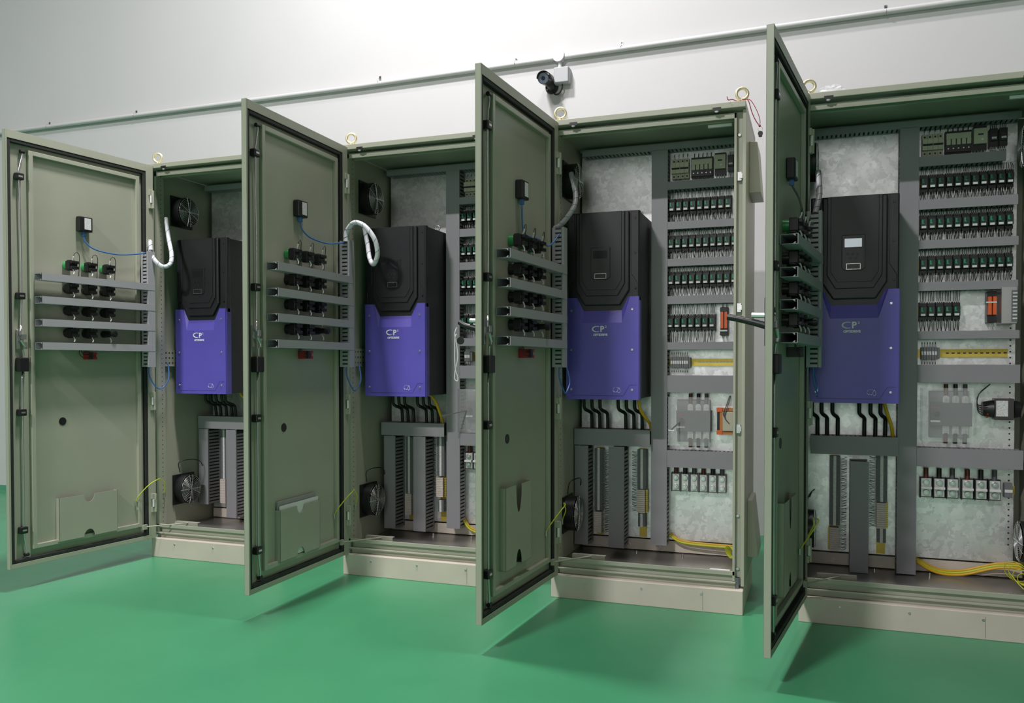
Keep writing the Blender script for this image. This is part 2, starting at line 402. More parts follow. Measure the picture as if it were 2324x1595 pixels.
# ------------------------------------------------------------------ doors
def build_door(i, root):
    M = Matrix.Rotation(-DA[i], 4, 'Z')
    z0, z1 = .106, 2.130
    d = MB().box(0, DW, 0, .0025, z0, z1)
    d.box(0, .002, 0, .024, z0, z1).box(DW-.002, DW, 0, .024, z0, z1).box(0, DW, 0, .024, z0, z0+.002).box(0, DW, 0, .024, z1-.002, z1)
    # folded rim
    d.box(0, .045, .022, .024, z0, z1).box(.797, DW, .022, .024, z0, z1).box(.045, .797, .022, .024, z0, .128).box(.045, .797, .022, .024, 2.092, z1)
    door = obj('door', d, PAINT, root, .0012, M=M)
    obj('gasket', MB().ring(.045, .797, .128, 2.092, .017, .0025, .0215), RUBBER, door, .003)
    fr = MB().ring(.083, .692, .180, 2.056, .021, .0025, .020)
    obj('inner_frame', fr, PAINT, door, .002)
    # rods
    top = [(.722, .016, 2.040), (.722, .017, 2.02), (.741, .018, 1.945), (.738, .018, 1.90), (.733, .018, 1.5), (.737, .018, 1.24), (.742, .02, 1.22), (.742, .02, 1.19)]
    bot = [(.731, .022, 1.12), (.727, .018, 1.09), (.727, .018, 1.01), (.735, .018, .98), (.733, .018, .5), (.734, .018, .26), (.722, .017, .19), (.722, .016, .165)]
    obj('lock_rod', MB().tube(top, .0042, 8, 2), ZINC, door)
    obj('lock_rod', MB().tube(bot, .0042, 8, 2), ZINC, door)
    objs('rod_roller', [MB().cyl((.712, .016, z), (.732, .016, z), .0085, n=12) for z in (2.043, .160)], BLACK, door)
    for z in (1.925, 1.372, .829, .278):
        g = MB().box(.720, .756, .0025, .030, z-.016, z+.016)
        go = obj('rod_guide', g, BLACK, door, .004)
        obj('guide_slot', MB().box(.728, .748, .0298, .0306, z-.004, z+.004), ZINC, go)
    lb = obj('lock_box', MB().box(.712, .758, .0025, .038, 1.020, 1.085), BLACK, door, .004)
    lt = MB().box(.738, .755, .0025, .012, 1.125, 1.215).box(.716, .738, .0025, .026, 1.170, 1.195)
    lt.box(.714, .730, .020, .030, 1.125, 1.160).cyl((.722, .026, 1.135), (.742, .026, 1.165), .006)
    obj('latch', lt, ZINC, door, .001)
    # outer swing handle
    hb = obj('handle_base', MB().box(.716, .752, -.012, 0, 1.11, 1.27), BLACK, door, .003)
    if i >= 2:
        L_ = .135 if i == 3 else .10
        obj('handle_lever', MB().tube([(.734, -.01, 1.178), (.734, -.05, 1.190), (.734, -.10, 1.203) if i == 3 else (.734, -.075, 1.196), (.733, -L_, 1.21)], lambda t: .012-.0015*t, 10, 3), BLACK, door)
        obj('handle_lock_barrel', MB().cyl((.734, -.01, 1.212), (.734, -.055, 1.214), .009), CHROME, door)
    else:
        obj('handle_lever', MB().box(.723, .745, -.022, -.012, 1.13, 1.265), BLACK, door, .004)
    # hole plug
    ph = MB().cyl((.525, .0025, .775 if i != 2 else .76), (.525, .0045, .775 if i != 2 else .76), .019, n=24).cyl((.525, 0, .775), (.525, -.012, .775), .020, .018, n=24)
    obj('hole_plug', ph, BLACK, door)
    # document pocket
    a, b, c, e = [(.242, .566, .190, .402), (.277, .595, .195, .420), (.335, .600, .255, .575), (.33, .60, .25, .575)][i]
    mid = (a+b)/2; R1 = .030; out = [(a, c), (mid-R1, c)]
    out += [(mid+R1*math.cos(PI-PI*k/12), c+(R1 if i < 2 else .05)*1.25*math.sin(PI*k/12)) for k in range(13)]
    out += [(b, c), (b, e)]
    out += [(mid+R1*math.cos(PI*k/12), e-(R1 if i < 2 else .09)*1.25*math.sin(PI*k/12)) for k in range(13)]
    out += [(a, e)]
    pk = MB().prism([(p[0], p[1]) for p in out], .028, .030)
    pk.box(a, a+.002, .0025, .03, c, e).box(b-.002, b, .0025, .03, c, e).box(a, mid-R1, .0025, .03, c, c+.002).box(mid+R1, b, .0025, .03, c, c+.002)
    obj('document_pocket', pk, PAINT, door)
    # hinges
    for z in (1.945, .855, .30):
        h = MB().box(.004, .030, .024, .034, z+.022, z+.050).box(.004, .030, .024, .034, z-.050, z-.022).cyl((.010, .036, z-.048), (.010, .036, z+.048), .006, n=10)
        hg = obj('hinge', h, PAINT, door, .001)
        obj('hinge_pin', MB().cyl((.022, .033, z-.020), (.022, .033, z+.020), .0055, n=10), WHITE, hg)
    # stay arm
    inv = M.inverted()
    pA = Vector((.07, .030, .178)); pB = inv @ Vector((.155, .105, .176))
    obj('stay_arm', MB().tube([pA, pA+(pB-pA)*.5, pB], .0035, 6, 1).box(.062, .085, .02, .034, .165, .190), PAINT, door)
    return door

for i in range(4): cabinet(i)

# ================================================================== things inside the cabinets
def L(i): return T(CX[i], CY[i], 0)
# ------------------------------------------------------------------ variable speed drives
def drive(i):
    x0 = [.031, .034, .017, .028][i]; z0 = .8906; yf = .164; Wd, Hd = .341, .861
    t = thing('motor_drive', 'black and purple motor drive '+['in the leftmost cabinet, partly hidden', 'in the second cabinet from left',
        'in the third cabinet from left, display dark', 'in the right-hand cabinet, its small display lit'][i], 'motor drive', L(i) @ T(x0, 0, 0))
    obj('housing', MB().box(.004, Wd-.002, yf+.018, .470, z0+.004, z0+Hd-.004), BLACKM, t, .004)
    k = .000621
    def P(px, pz): return ((px-78)*k, z0+(1527-pz)*.000622)
    sym = lambda x: Wd-x
    fc = MB().prism([(0, z0+.40), (Wd, z0+.40), (Wd, z0+Hd), (0, z0+Hd)], yf, yf+.03)
    obj('upper_cover', fc, BLACKM, t, .004)
    # stepped centre bezel
    zt = z0+Hd-.004
    B1 = [(.045, zt), (.045, z0+.500), (.088, z0+.432), (Wd-.088, z0+.432), (Wd-.045, z0+.500), (Wd-.045, zt)]
    obj('bezel', MB().prism(B1, yf-.014, yf+.002), BLACKM, t, .006)
    B2 = [(.064, zt), (.064, z0+.530), (.097, z0+.475), (Wd-.097, z0+.475), (Wd-.064, z0+.530), (Wd-.064, zt)]
    obj('bezel', MB().prism(B2, yf-.021, yf-.012), BLACKM, t, .003)
    B3 = [(.078, zt), (.078, z0+.545), (.104, z0+.502), (Wd-.104, z0+.502), (Wd-.078, z0+.545), (Wd-.078, zt)]
    obj('bezel', MB().prism(B3, yf-.024, yf-.019), BLACKM, t, .0015)
    for s_ in (0, 1):
        q = [(.004, z0+.47), (.004, zt), (.038, zt), (.038, z0+.575), (.010, z0+.53), (.010, z0+.47)]
        if s_: q = [(sym(a), b) for a, b in q][::-1]
        obj('flank_panel', MB().prism(q, yf-.004, yf+.002), BLACKM, t, .002)
        for z in (.825, .667, .508):
            sc = MB(); screw(sc, .024 if not s_ else Wd-.020, yf-.004, z0+z, .005, h=.002); obj('screw', sc, BLACK, t)
    # keypad
    kx0, kx1 = .121, .211; ck = (kx0+kx1)/2
    kp = obj('keypad', MB().prism([(kx0, z0+.695), (kx0, z0+.560), (kx0+.012, z0+.548), (kx1-.012, z0+.548), (kx1, z0+.560), (kx1, z0+.695)], yf-.0275, yf-.022), BLACK, t, .002)
    obj('display', MB().box(.132, .198, yf-.0285, yf-.027, z0+.645, z0+.680), SCREEN if i == 3 else DSCREEN, kp, label='pale lit display' if i == 3 else 'dark display glass')
    for bx in range(3): obj('button', MB().box(.139+.019*bx, .149+.019*bx, yf-.029, yf-.027, z0+.612, z0+.622), BLACKM, kp)
    for bx in range(2): obj('button', MB().box(.147+.022*bx, .159+.022*bx, yf-.029, yf-.027, z0+.596, z0+.604), BLACKM, kp)
    obj('badge', MB().ring(.139, .193, z0+.553, z0+.577, .0015, yf-.029, yf-.027), ZINC, kp)
    # purple lower cover
    y1 = yf-.014
    ear_o, ear_i, nb = .470, .452, .408
    pc = MB(); a0, a1, a2, a3 = .0, .040, .082, .108
    Z = lambda v: z0+v
    out = [(0, Z(0)), (Wd, Z(0)), (Wd, Z(ear_o)), (Wd-a1+.0, Z(ear_o)), (Wd-a2, Z(nb)), (a2, Z(nb)), (a1, Z(ear_o)), (0, Z(ear_o))]
    low = Z(.352)
    # flat front
    fr_ = [(0, Z(0)), (Wd, Z(0)), (Wd, Z(ear_o)), (Wd-a1, Z(ear_o)), (Wd-a2+.004, low), (a2-.004, low), (a1, Z(ear_o)), (0, Z(ear_o))]
    pc.prism([(0, Z(0)), (Wd, Z(0)), (Wd, low), (0, low)], y1, yf+.03)
    pc.prism([(0, low), (a2-.004, low), (a1, Z(ear_o)), (0, Z(ear_o))], y1, yf+.03)
    pc.prism([(Wd-a2+.004, low), (Wd, low), (Wd, Z(ear_o)), (Wd-a1, Z(ear_o))], y1, yf+.03)
    # sloping facet below the notch
    vs = [(a2-.004, y1, low), (Wd-a2+.004, y1, low), (Wd-a2, yf-.002, Z(nb)), (a2, yf-.002, Z(nb)), (a1, y1, Z(ear_o)), (Wd-a1, y1, Z(ear_o)), (a1+.010, yf-.002, Z(ear_o)), (Wd-a1-.010, yf-.002, Z(ear_o))]
    pc.add(vs, [(0, 1, 2, 3), (0, 3, 6, 4), (1, 5, 7, 2)])
    cv = obj('lower_cover', pc, PURPLE, t)
    sd = MB().box(.03, .27, y1-.0004, y1+.001, Z(.0175), Z(.019))
    sd.tube([(.27, y1, Z(.0185)), (.300, y1, Z(.068)), (.332, y1, Z(.068))], .0009, 4, 1)
    obj('cover_seam', sd, mat('cover seam shade', (.03, .024, .16), .6), cv)
    obj('side_strip', MB().box(Wd-.0008, Wd+.0035, yf-.008, yf+.03, Z(.0), Z(.452)), PURPLE, cv)
    for x in (.025, Wd-.030):
        for z in (.046, .228, .411):
            sc = MB(); screw(sc, x, y1, Z(z), .0062, h=.0025); obj('cover_screw', sc, ZINC, cv)
    # printed marks
    cxm = .163
    lg = MB().torus((cxm-.021, y1-.0003, Z(.325)), (0, 1, 0), .014, .0032, 24, 4, PI*.35, PI*1.75)
    arc = MB(); pts = []
    for q in range(15):
        a = math.radians(60+q*17); pts.append((cxm-.016+.018*math.cos(a)*1.15, y1-.0004, Z(.324)+.0125*math.sin(a)))
    arc.tube(pts, lambda s: .0034*math.sin(PI*min(max(s, .15), .9))+.0008, 4, 2)
    obj('printed_logo', arc, TXT, cv)
    tm = text_mesh('P', .037, .0003, 1.0, .0012); obj('printed_logo', tm, TXT, cv, M=T(cxm+.008, y1-.0005, Z(.3115)))
    tm = text_mesh('2', .014, .0003, 1.0, .0003); obj('printed_logo', tm, TXT, cv, M=T(cxm+.026, y1-.0005, Z(.329)))
    tm = text_mesh('OPTIDRIVE', .0135, .0003, 1.0, .0007); obj('printed_lettering', tm, TXT, cv, M=T(cxm, y1-.0005, Z(.293)))
    em = MB().tube([(.250, y1-.0004, Z(.056)), (.2445, y1-.0004, Z(.044)), (.2445, y1-.0004, Z(.036)), (.250, y1-.0004, Z(.032)), (.2555, y1-.0004, Z(.036)), (.2555, y1-.0004, Z(.044)), (.250, y1-.0004, Z(.056))], .0008, 4, 2)
    em.tube([(.222, y1-.0004, Z(.044)), (.229, y1-.0004, Z(.034)), (.232, y1-.0004, Z(.040))], .0009, 4, 2).sphere((.238, y1-.0004, Z(.036)), .0022, 8, 6, (1, .2, 1))
    for q in range(6):
        a = math.radians(170-q*28); em.sphere((.237+.013*math.cos(a), y1-.0004, Z(.048)+.009*math.sin(a)), .0012, 6, 4, (1, .2, 1))
    obj('printed_emblem', em, TXT, cv)
    tm = text_mesh('eco vent', .0052, .0002, 1.0) if False else None
    # lifting eyes
    for x in (.055, Wd-.045):
        obj('lifting_eye', MB().torus((x, .40, Z(Hd)+.022), (0, 1, 0), .0125, .0035, 20, 8).cyl((x, .40, Z(Hd)-.004), (x, .40, Z(Hd)+.009), .006), ZINC, t)
for i in range(4): drive(i)

# ------------------------------------------------------------------ cables under the drives
def cables(i):
    yL = .40
    sets = {0: (.075, .110, .150, .19, .215), 1: (.10, .135, .170, .245, .28, .315), 2: (.065, .105, .145, .235, .275, .315), 3: (.055, .095, .140, .25, .295, .335)}[i]
    ztop = .898; zb = {0: .735, 1: .73, 2: .725, 3: .722}[i]
    pos = ['leftmost', 'second', 'third', 'fourth', 'fifth', 'sixth']
    for k, x in enumerate(sets):
        dx = .022*(1 if (k % 3) else -.4)
        t = obj('drive_cable', MB().tube([(x-.018, .36, ztop), (x-.018, .36, .865), (x-.016, .37, .835), (x+.004, .41, .815), (x+.006, .42, .79), (x+.006, .425, zb)], .0085, 8, 4), BLKC)
        t.matrix_world = L(i)
        n_ = len(sets)
        tag(t, 'thick black cable, %s from the left below the drive of %s' % (pos[k], WHICHC[i]), 'cable', 'black cables below the drives')
    e = {0: [(.315, .34, .90), (.33, .345, .87), (.36, .37, .862), (.40, .40, .86)], 1: [(.30, .34, .90), (.325, .35, .875), (.345, .37, .82), (.355, .41, .735)],
         2: [(.318, .34, .90), (.325, .35, .84), (.345, .37, .80), (.362, .41, .765), (.366, .42, .73)], 3: [(.325, .33, .90), (.345, .335, .83), (.362, .36, .78), (.370, .40, .725)]}[i]
    t = obj('earth_cable', MB().tube(e, .0075, 8, 4), YELC); t.matrix_world = L(i)
    tag(t, 'thick yellow cable bending below the drive of '+WHICHC[i], 'cable')
for i in range(4): cables(i)

# ------------------------------------------------------------------ cable ducts
GD = 'grey slotted ducts on the mounting plates'
VX = {1: .383, 2: .371, 3: .389}
LHZ = {0: (.680, .750), 1: (.673, .740), 2: (.660, .737), 3: (.655, .734)}
LX = {0: .003, 1: .012, 2: -.001, 3: .033}
V1 = {0: (.006, .071), 1: (.028, .092), 2: (.001, .066), 3: (-.001, .07)}
V2 = {0: (.202, .268), 1: (.203, .272), 2: (.172, .245), 3: (.198, .272)}
for i in (1, 2, 3):
    zb = {1: .186, 2: .186, 3: .140}[i]
    duct(i, VX[i], VX[i]+.074, zb, 2.070, .392, .474, False, 'tall grey cable duct right of the drive, '+WHICHC[i], grp=GD)
for i in range(4):
    xr = VX.get(i, .39)-.002
    duct(i, LX[i], xr, LHZ[i][0], LHZ[i][1], .36, .474, True, 'grey horizontal duct below the drive, '+WHICHC[i], grp=GD)
    if i < 3: duct(i, V1[i][0], V1[i][1], .170 if i else .235, LHZ[i][0]-.006, .36, .474, False, 'short upright grey duct beside lower fan, '+WHICHC[i], grp=GD)
    duct(i, V2[i][0], V2[i][1], .137 if i == 3 else .165, LHZ[i][0]-(.03 if i == 3 else .006), .36, .474, False, 'short upright grey duct between terminal strips, '+WHICHC[i], grp=GD)
    x1 = W[i]-.06
    duct(i, max(.03, PLX[i][0]+.02), x1, 2.071, 2.098, .392, .474, True, 'grey duct along the very top of '+WHICHC[i], grp=GD)
ROWS = {1: [(1.89, 1.925), (1.721, 1.760), (1.548, 1.585), (1.369, 1.410), (1.150, 1.189), (.980, 1.045), (.628, .690)],
        2: [(1.880, 1.916), (1.693, 1.726), (1.518, 1.551), (1.339, 1.375), (1.123, 1.156), (.921, .999), (.564, .642)],
        3: [(1.901, 1.941), (1.717, 1.756), (1.549, 1.583), (1.368, 1.402), (1.161, 1.193), (.975, 1.049), (.613, .691)]}
XR = {1: [.77]*7, 2: [.775]*7, 3: [.790, .835, .838, .838, .845, .849, .864]}
RN = ['topmost', 'second', 'third', 'fourth', 'fifth', 'sixth', 'lowest']
for i in (1, 2, 3):
    for k, (a, b) in enumerate(ROWS[i]):
        duct(i, VX[i]+.0755, XR[i][k], a, b, .392, .474, True, '%s grey horizontal duct between relay rows, %s' % (RN[k], WHICHC[i]), grp=GD)

# ------------------------------------------------------------------ relays
def relay_proto(i, k, up, dn):
    """one relay in the origin: x centre, y 0 = plate, z 0 = centre"""
    t = thing('relay', '', 'relay', T(0, 0, 0), 'green relays on the mounting plates')
    sk = MB().box(-.0145, .0145, -.030, -.002, -.040, .042).box(-.0145, .0145, -.040, -.030, .022, .036).box(-.0145, .0145, -.040, -.030, -.036, -.022)
    obj('socket', sk, BLACK, t, .0008)
    obj('relay_case', MB().box(-.0125, .0125, -.062, -.030, -.021, .021), DGREEN, t, .0012)
    obj('lever', MB().box(-.0095, -.0035, -.066, -.060, .002, .017).box(-.0095, .000, -.066, -.062, -.001, .003), GREEN, t)
    obj('marker_tag', MB().box(-.0105, .0070, -.067, -.061, -.0195, -.0105), WHITE, t)
    wm = MB(); fm = MB()
    rnd = random.Random(i*10+k)
    for j in range(4):
        x = -.0105+.007*j; xt = x+rnd.uniform(-.004, .004)
        wm.tube([(x, -.036, .036), (x+rnd.uniform(-.002, .002), -.040, .036+(up-.036)*.5), (xt, -.03, up+.002)], .0013, 5, 2, False)
        fm.cyl((x, -.036, .031), (x, -.038, .044), .0016, n=6)
        xt = x+rnd.uniform(-.006, .006)
        wm.tube([(x, -.036, -.036), (x+rnd.uniform(-.003, .003), -.042, -.036-(dn-.036)*.4), (xt, -.035, -dn-.002)], .0015, 5, 3, False)
        if j != 1: fm.cyl((x, -.036, -.034), (x+rnd.uniform(-.001, .001), -.040, -.052), .0017, n=6)
    obj('wires', wm, BLKC, t, kind='stuff')
    obj('ferrules', fm, WHITE, t, kind='stuff')
    return t
RELAYS = {1: [(.473, 4, 1.826), (.473, 4, 1.648), (.473, 4, 1.474), (.473, 4, 1.277)],
          2: [(.463, 9, 1.803), (.459, 10, 1.628), (.459, 10, 1.455), (.457, 7, 1.250)],
          3: [(.488, 11, 1.833), (.488, 11, 1.658), (.488, 11, 1.482), (.488, 5, 1.280)]}
RR = ['top', 'second', 'third', 'bottom']
for i in (1, 2, 3):
    for k, (xa, n, z) in enumerate(RELAYS[i]):
        up = ROWS[i][k][0]-z; dn = z-ROWS[i][k+1][1]
        pr = [relay_proto(i, k, up, dn), relay_proto(i, k+5, up, dn)]
        for j in range(n):
            M = L(i) @ T(xa+.0325*j, .476, z)
            lb = '%s green relay from left in the %s relay row, %s' % (ORD[j], RR[k], WHICHC[i])
            if j < 2: pr[j].matrix_world = M; pr[j]['label'] = lb
            else: dup(pr[j % 2], M, lb)
        dr = obj('din_rail', MB().box(0, (n-1)*.0325+.034, -.008, -.001, -.0175, .0175), RAILY); dr.matrix_world = L(i) @ T(xa-.02, .476, z)
        tag(dr, 'yellow mounting rail behind the %s relay row, %s' % (RR[k], WHICHC[i]), 'mounting rail')

# ------------------------------------------------------------------ fans
def fan(i, z, label, x=-.004, y=.24, flip=1):
    M = L(i) @ T(x, y, z) @ (Matrix.Rotation(PI, 4, 'Z') if flip < 0 else Matrix.Identity(4))
    t = thing('cooling_fan', label, 'fan', M, 'black cooling fans on the side walls')
    h = MB().box(0, .006, -.085, .085, -.085, .085).cyl((.006, 0, 0), (.052, 0, 0), .082, .082, 32, False)
    h.torus((.050, 0, 0), (1, 0, 0), .080, .003, 32, 6)
    obj('housing', h, BLACK, t)
    obj('motor_hub', MB().cyl((.012, 0, 0), (.046, 0, 0), .032, .030, 24), BLACK, t)
    for k in range(5):
        a = k*2*PI/5; b = MB(); vs = []
        for q in range(4):
            rr = .030+.015*q; w0 = .32+.05*q
            vs += [(.016, rr*math.cos(a-w0), rr*math.sin(a-w0)), (.040, rr*math.cos(a+w0), rr*math.sin(a+w0))]
        b.add(vs, [(2*q, 2*q+1, 2*q+3, 2*q+2) for q in range(3)], True); obj('blade', b, BLACK, t)
    g = MB()
    for k in range(8): g.torus((.058, 0, 0), (1, 0, 0), .018+.0083*k, .0010, 36, 5)
    for a in (80, 100, 150, 180+0, 260, 280, 335, 0): g.tube([(.056, .082*math.cos(math.radians(a)), .082*math.sin(math.radians(a))), (.0605, .06*math.cos(math.radians(a)), .06*math.sin(math.radians(a))), (.0605, 0, 0)], .0016, 5, 1)
    g.cyl((.058, 0, 0), (.062, 0, 0), .007, n=12)
    obj('finger_guard', g, CHROME, t)
    return t
for i in range(4):
    fan(i, 1.918, 'black fan with wire guard high on the left wall of '+WHICHC[i])
    fan(i, .342, 'black fan with wire guard low on the left wall of '+WHICHC[i])
    # lead
    ld_ = obj('fan_lead', MB().tube([(.010, .20, .44), (.03, .17, .50), (.05, .25, .51), (.04, .33, .49), (.03, .36, .46)], .0025, 6, 4), BLKC); ld_.matrix_world = L(i)
    tag(ld_, 'thin black lead above the lower fan of '+WHICHC[i], 'cable')
fan(3, .330, 'black fan with bright guard low on the right side of the right-hand cabinet', x=.888, y=.30, flip=-1)
fan(3, 1.93, 'dark fan high on the right side of the right-hand cabinet', x=.888, y=.30, flip=-1)
# perforated side rails
for i in (0, 1):
    g = MB().box(-.003, .004, .09, .44, 1.045, 1.135).box(-.003, .012, .09, .44, 1.043, 1.046)
    o = obj('perforated_rail', g, PAINT); o.matrix_world = L(i); tag(o, 'perforated crosswise rail on the left inner wall of '+WHICHC[i], 'rail')
    hm = MB()
    for a in range(13):
        for b in range(3): hm.cyl((.004, .105+.025*a, 1.062+.028*b), (.0046, .105+.025*a, 1.062+.028*b), .005, n=8)
    obj('hole_row', hm, DARK, o)
# ------------------------------------------------------------------ terminal strips
TS = {0: [(.128, .235, .378, .668)], 1: [(.142, .237, .351, .662), (.330, .343, .455, .668)],
      2: [(.104, .220, .329, .640), (.319, .330, .446, .640)], 3: [(.136, .214, .326, .640), (.330, .326, .443, .650)]}
for i in TS:
    for k, (x, za, zb, zt) in enumerate(TS[i]):
        side = 'left' if k == 0 else 'right'
        t = thing('terminal_strip', '%s upright grey terminal strip below the drive, %s' % (side, WHICHC[i]), 'terminal strip', L(i) @ T(x, .474, 0), 'upright terminal strips below the drives')
        obj('din_rail', MB().box(-.0175, .0175, -.0075, -.001, .205, zt), RAILY, t)
        body = MB(); n = int((zt-zb)/.0055)
        z0_ = zb if k == 0 else zb
        for q in range(n):
            z = z0_+q*.0055; body.box(-.022, .022, -.044, -.008, z, z+.0048)
        obj('terminal_row', body, TERM, t)
        obj('marker_strip', MB().box(-.0065, .0055, -.0455, -.043, zb, zt), TERML, t)
        if k == 1:
            body = MB()
            for q in range(10): body.box(-.018, .018, -.046, -.008, .262+q*.0065, .2675+q*.0065)
            obj('terminal_row', body, TERM, t); obj('marker_strip', MB().box(-.0065, .0055, -.0475, -.045, .262, .326), TERML, t)
        body = MB(); n = int((zb-za)/.0095)
        for q in range(n):
            z = za+q*.0095; body.box(-.021, .017, -.054, -.008, z, z+.0086)
        obj('earth_terminal_block', body, TERMB, t, label='beige block of terminals')
        em = MB(); 
        for q in range(n): em.box(.018 if k else -.027, .027 if k else -.022, -.036, -.008, za+q*.0095, za+q*.0095+.0078)
        obj('coloured_terminals', em, RAILY, t)
        wm = MB(); fm = MB(); rnd = random.Random(i*7+k); sx = 1 if k == 0 else -1
        z = za+.004
        while z < zt-.01:
            j = rnd.uniform(-.002, .002); xo = (.050 if k == 0 else .050)
            wm.tube([(sx*.021, -.030, z), (sx*.034, -.038+j, z+j*2), (sx*xo, -.030, z+rnd.uniform(-.004, .004)+.003)], .0013, 4, 1, False)
            fm.cyl((sx*.019, -.031, z), (sx*.030, -.036, z+j), .0017, n=5)
            z += .0062
        obj('wires', wm, BLKC, t, kind='stuff'); obj('ferrules', fm, WHITE, t, kind='stuff')
# ------------------------------------------------------------------ breakers and fuses
def breaker(i, x0, n, z, lab):
    t = thing('circuit_breaker', lab, 'circuit breaker', L(i) @ T(x0, .474, z)); p = .0205
    b = MB()
    for q in range(n):
        b.xprism([(0, -.047), (0, .047), (-.030, .047), (-.030, .024), (-.052, .024), (-.052, .002), (-.044, .002), (-.044, -.006), (-.048, -.006), (-.048, -.024), (-.030, -.024), (-.030, -.047)], q*p, q*p+p-.001)
    obj('body', b, CREAM, t)
    for q in range(n):
        for zz in (.036, -.036): obj('terminal_screw', MB().cyl((q*p+.010, -.030, zz), (q*p+.010, -.0308, zz), .004, n=10), DARK, t)
    obj('toggle', MB().box(.002, n*p/2-.003, -.058, -.044, -.004, .001), DARK, t); obj('toggle', MB().box(n*p/2+.002, n*p-.003, -.058, -.044, -.004, .001), DARK, t)
    fm = MB(); wm = MB()
    for q in range(n):
        for s_ in (1, -1):
            fm.cyl((q*p+.010, -.020, s_*.045), (q*p+.010, -.022, s_*.060), .0018, n=5); wm.tube([(q*p+.010, -.022, s_*.058), (q*p+.012, -.02, s_*.072)], .0018, 5, 1)
    obj('ferrules', fm, WHITE, t, kind='stuff'); obj('wires', wm, BLKC, t, kind='stuff')
breaker(1, .470, 4, 1.985, 'cream circuit breaker at top of the second cabinet, cut off by the third door')
breaker(2, .458, 4, 1.985, 'cream four pole circuit breaker on the third cabinet plate')
breaker(3, .480, 4, 2.000, 'dim cream four pole circuit breaker on the right-hand cabinet plate')
for i, x0, z in ((2, .549, 1.985), (3, .569, 2.005)):
    t = thing('fuse_block', 'black block of five cream fuse carriers, '+WHICHC[i], 'fuse block', L(i) @ T(x0, .474, z))
    obj('base', MB().box(0, .102, -.030, 0, -.048, .048).box(.002, .100, -.038, -.03, -.044, -.012), BLACK, t, .001)
    obj('top_label', MB().box(.004, .098, -.042, -.030, .012, .036), CREAM, t)
    for q in range(5):
        obj('fuse_carrier', MB().box(.0045+q*.0195, .020+q*.0195, -.046, -.030, -.014, .011), CREAM, t, .001)
        obj('terminal_screw', MB().cyl((.012+q*.0195, -.038, -.028), (.012+q*.0195, -.0392, -.028), .003, n=8), ZINC, t)
    wm = MB(); fm = MB()
    for q in range(5):
        wm.tube([(.012+q*.0195, -.015, -.045), (.014+q*.0195, -.015, -.085)], .002, 5, 1); fm.cyl((.012+q*.0195, -.016, -.046), (.013+q*.0195, -.016, -.062), .0022, n=6)
        wm.tube([(.012+q*.0195, -.015, .045), (.014+q*.0195, -.015, .07)], .002, 5, 1)
    obj('wires', wm, BLKC, t, kind='stuff'); obj('ferrules', fm, WHITE, t, kind='stuff')
for i, x0, z in ((2, .658, 2.000), (3, .676, 2.018)):
    t = thing('timer_relay', 'cream timer relay right of the fuse block, '+WHICHC[i], 'relay', L(i) @ T(x0, .474, z))
    obj('body', MB().box(0, .052, -.050, 0, -.032, .034), CREAM, t, .002)
    obj('window', MB().box(.016, .036, -.0508, -.0495, .004, .010), DARK, t); obj('dial', MB().cyl((.032, -.050, -.016), (.032, -.054, -.016), .005, n=12), WHITE, t)
    obj('base', MB().box(0, .052, -.030, 0, -.056, -.033).box(.0, .052, -.03, 0, .035, .046), BLACK, t)
    wm = MB(); fm = MB()
    for q in range(4): wm.tube([(.008+q*.012, -.025, -.052), (.010+q*.012, -.025, -.095)], .0016, 5, 1); fm.cyl((.008+q*.012, -.025, -.050), (.008+q*.012, -.026, -.068), .0019, n=6)
    obj('wires', wm, BLKC, t, kind='stuff'); obj('ferrules', fm, WHITE, t, kind='stuff')
    for q in range(2 if i == 3 else 1):
        t2 = thing('small_relay', '%s small black relay at the top right of %s' % (['single', 'outer'][q] if i == 2 else ['inner', 'outer'][q], WHICHC[i]), 'relay', L(i) @ T(x0+.060+q*.036, .474, z-.012))
        obj('body', MB().box(0, .030, -.046, 0, -.035, .040).box(.003, .027, -.056, -.046, -.014, .018), BLACK, t2, .001)
        obj('marker_tag', MB().box(.006, .024, -.0575, -.055, -.006, .002), LABEL, t2)
        wm = MB(); fm = MB()
        for j in range(4):
            wm.tube([(.004+j*.007, -.03, -.03), (.006+j*.007, -.03, -.085)], .0014, 5, 1).tube([(.004+j*.007, -.03, .035), (.006+j*.007, -.03, .06)], .0014, 5, 1)
            fm.cyl((.004+j*.007, -.031, -.032), (.004+j*.007, -.032, -.048), .0016, n=5)
        obj('wires', wm, BLKC, t2, kind='stuff'); obj('ferrules', fm, WHITE, t2, kind='stuff')
# ------------------------------------------------------------------ orange double fuse holders
for i, x0, z in ((2, .688, 1.258), (3, .732, 1.298)):
    t = thing('fuse_holder', 'black fuse holder with two orange fronts, '+WHICHC[i], 'fuse holder', L(i) @ T(x0, .474, z))
    obj('body', MB().box(0, .036, -.045, 0, -.070, .062).box(.0, .036, -.056, -.045, .040, .060).box(0, .036, -.056, -.045, -.070, -.044), BLACK, t, .0015)
    for q in range(2):
        obj('orange_front', MB().box(.002+q*.018, .016+q*.018, -.062, -.045, -.038, .040), ORANGE, t, .0015)
    obj('marker_tag', MB().box(-.006, .034, -.064, -.055, -.052 if i == 2 else .012, -.045 if i == 2 else .018), LABEL, t)
    wm = MB()
    for q in range(2): wm.tube([(.009+q*.018, -.03, .062), (.010+q*.018, -.03, .078)], .003, 6, 1).tube([(.009+q*.018, -.03, -.068), (.014+q*.018, -.03, -.10)], .002, 6, 1)
    obj('wires', wm, WHITE, t)
t = thing('power_supply', 'metal cased module with louvred end beside the orange fuse holder, right-hand cabinet', 'power supply', L(3) @ T(.775, .474, 1.298))
obj('case', MB().box(0, .058, -.105, 0, -.078, .076), ZINC, t, .002)
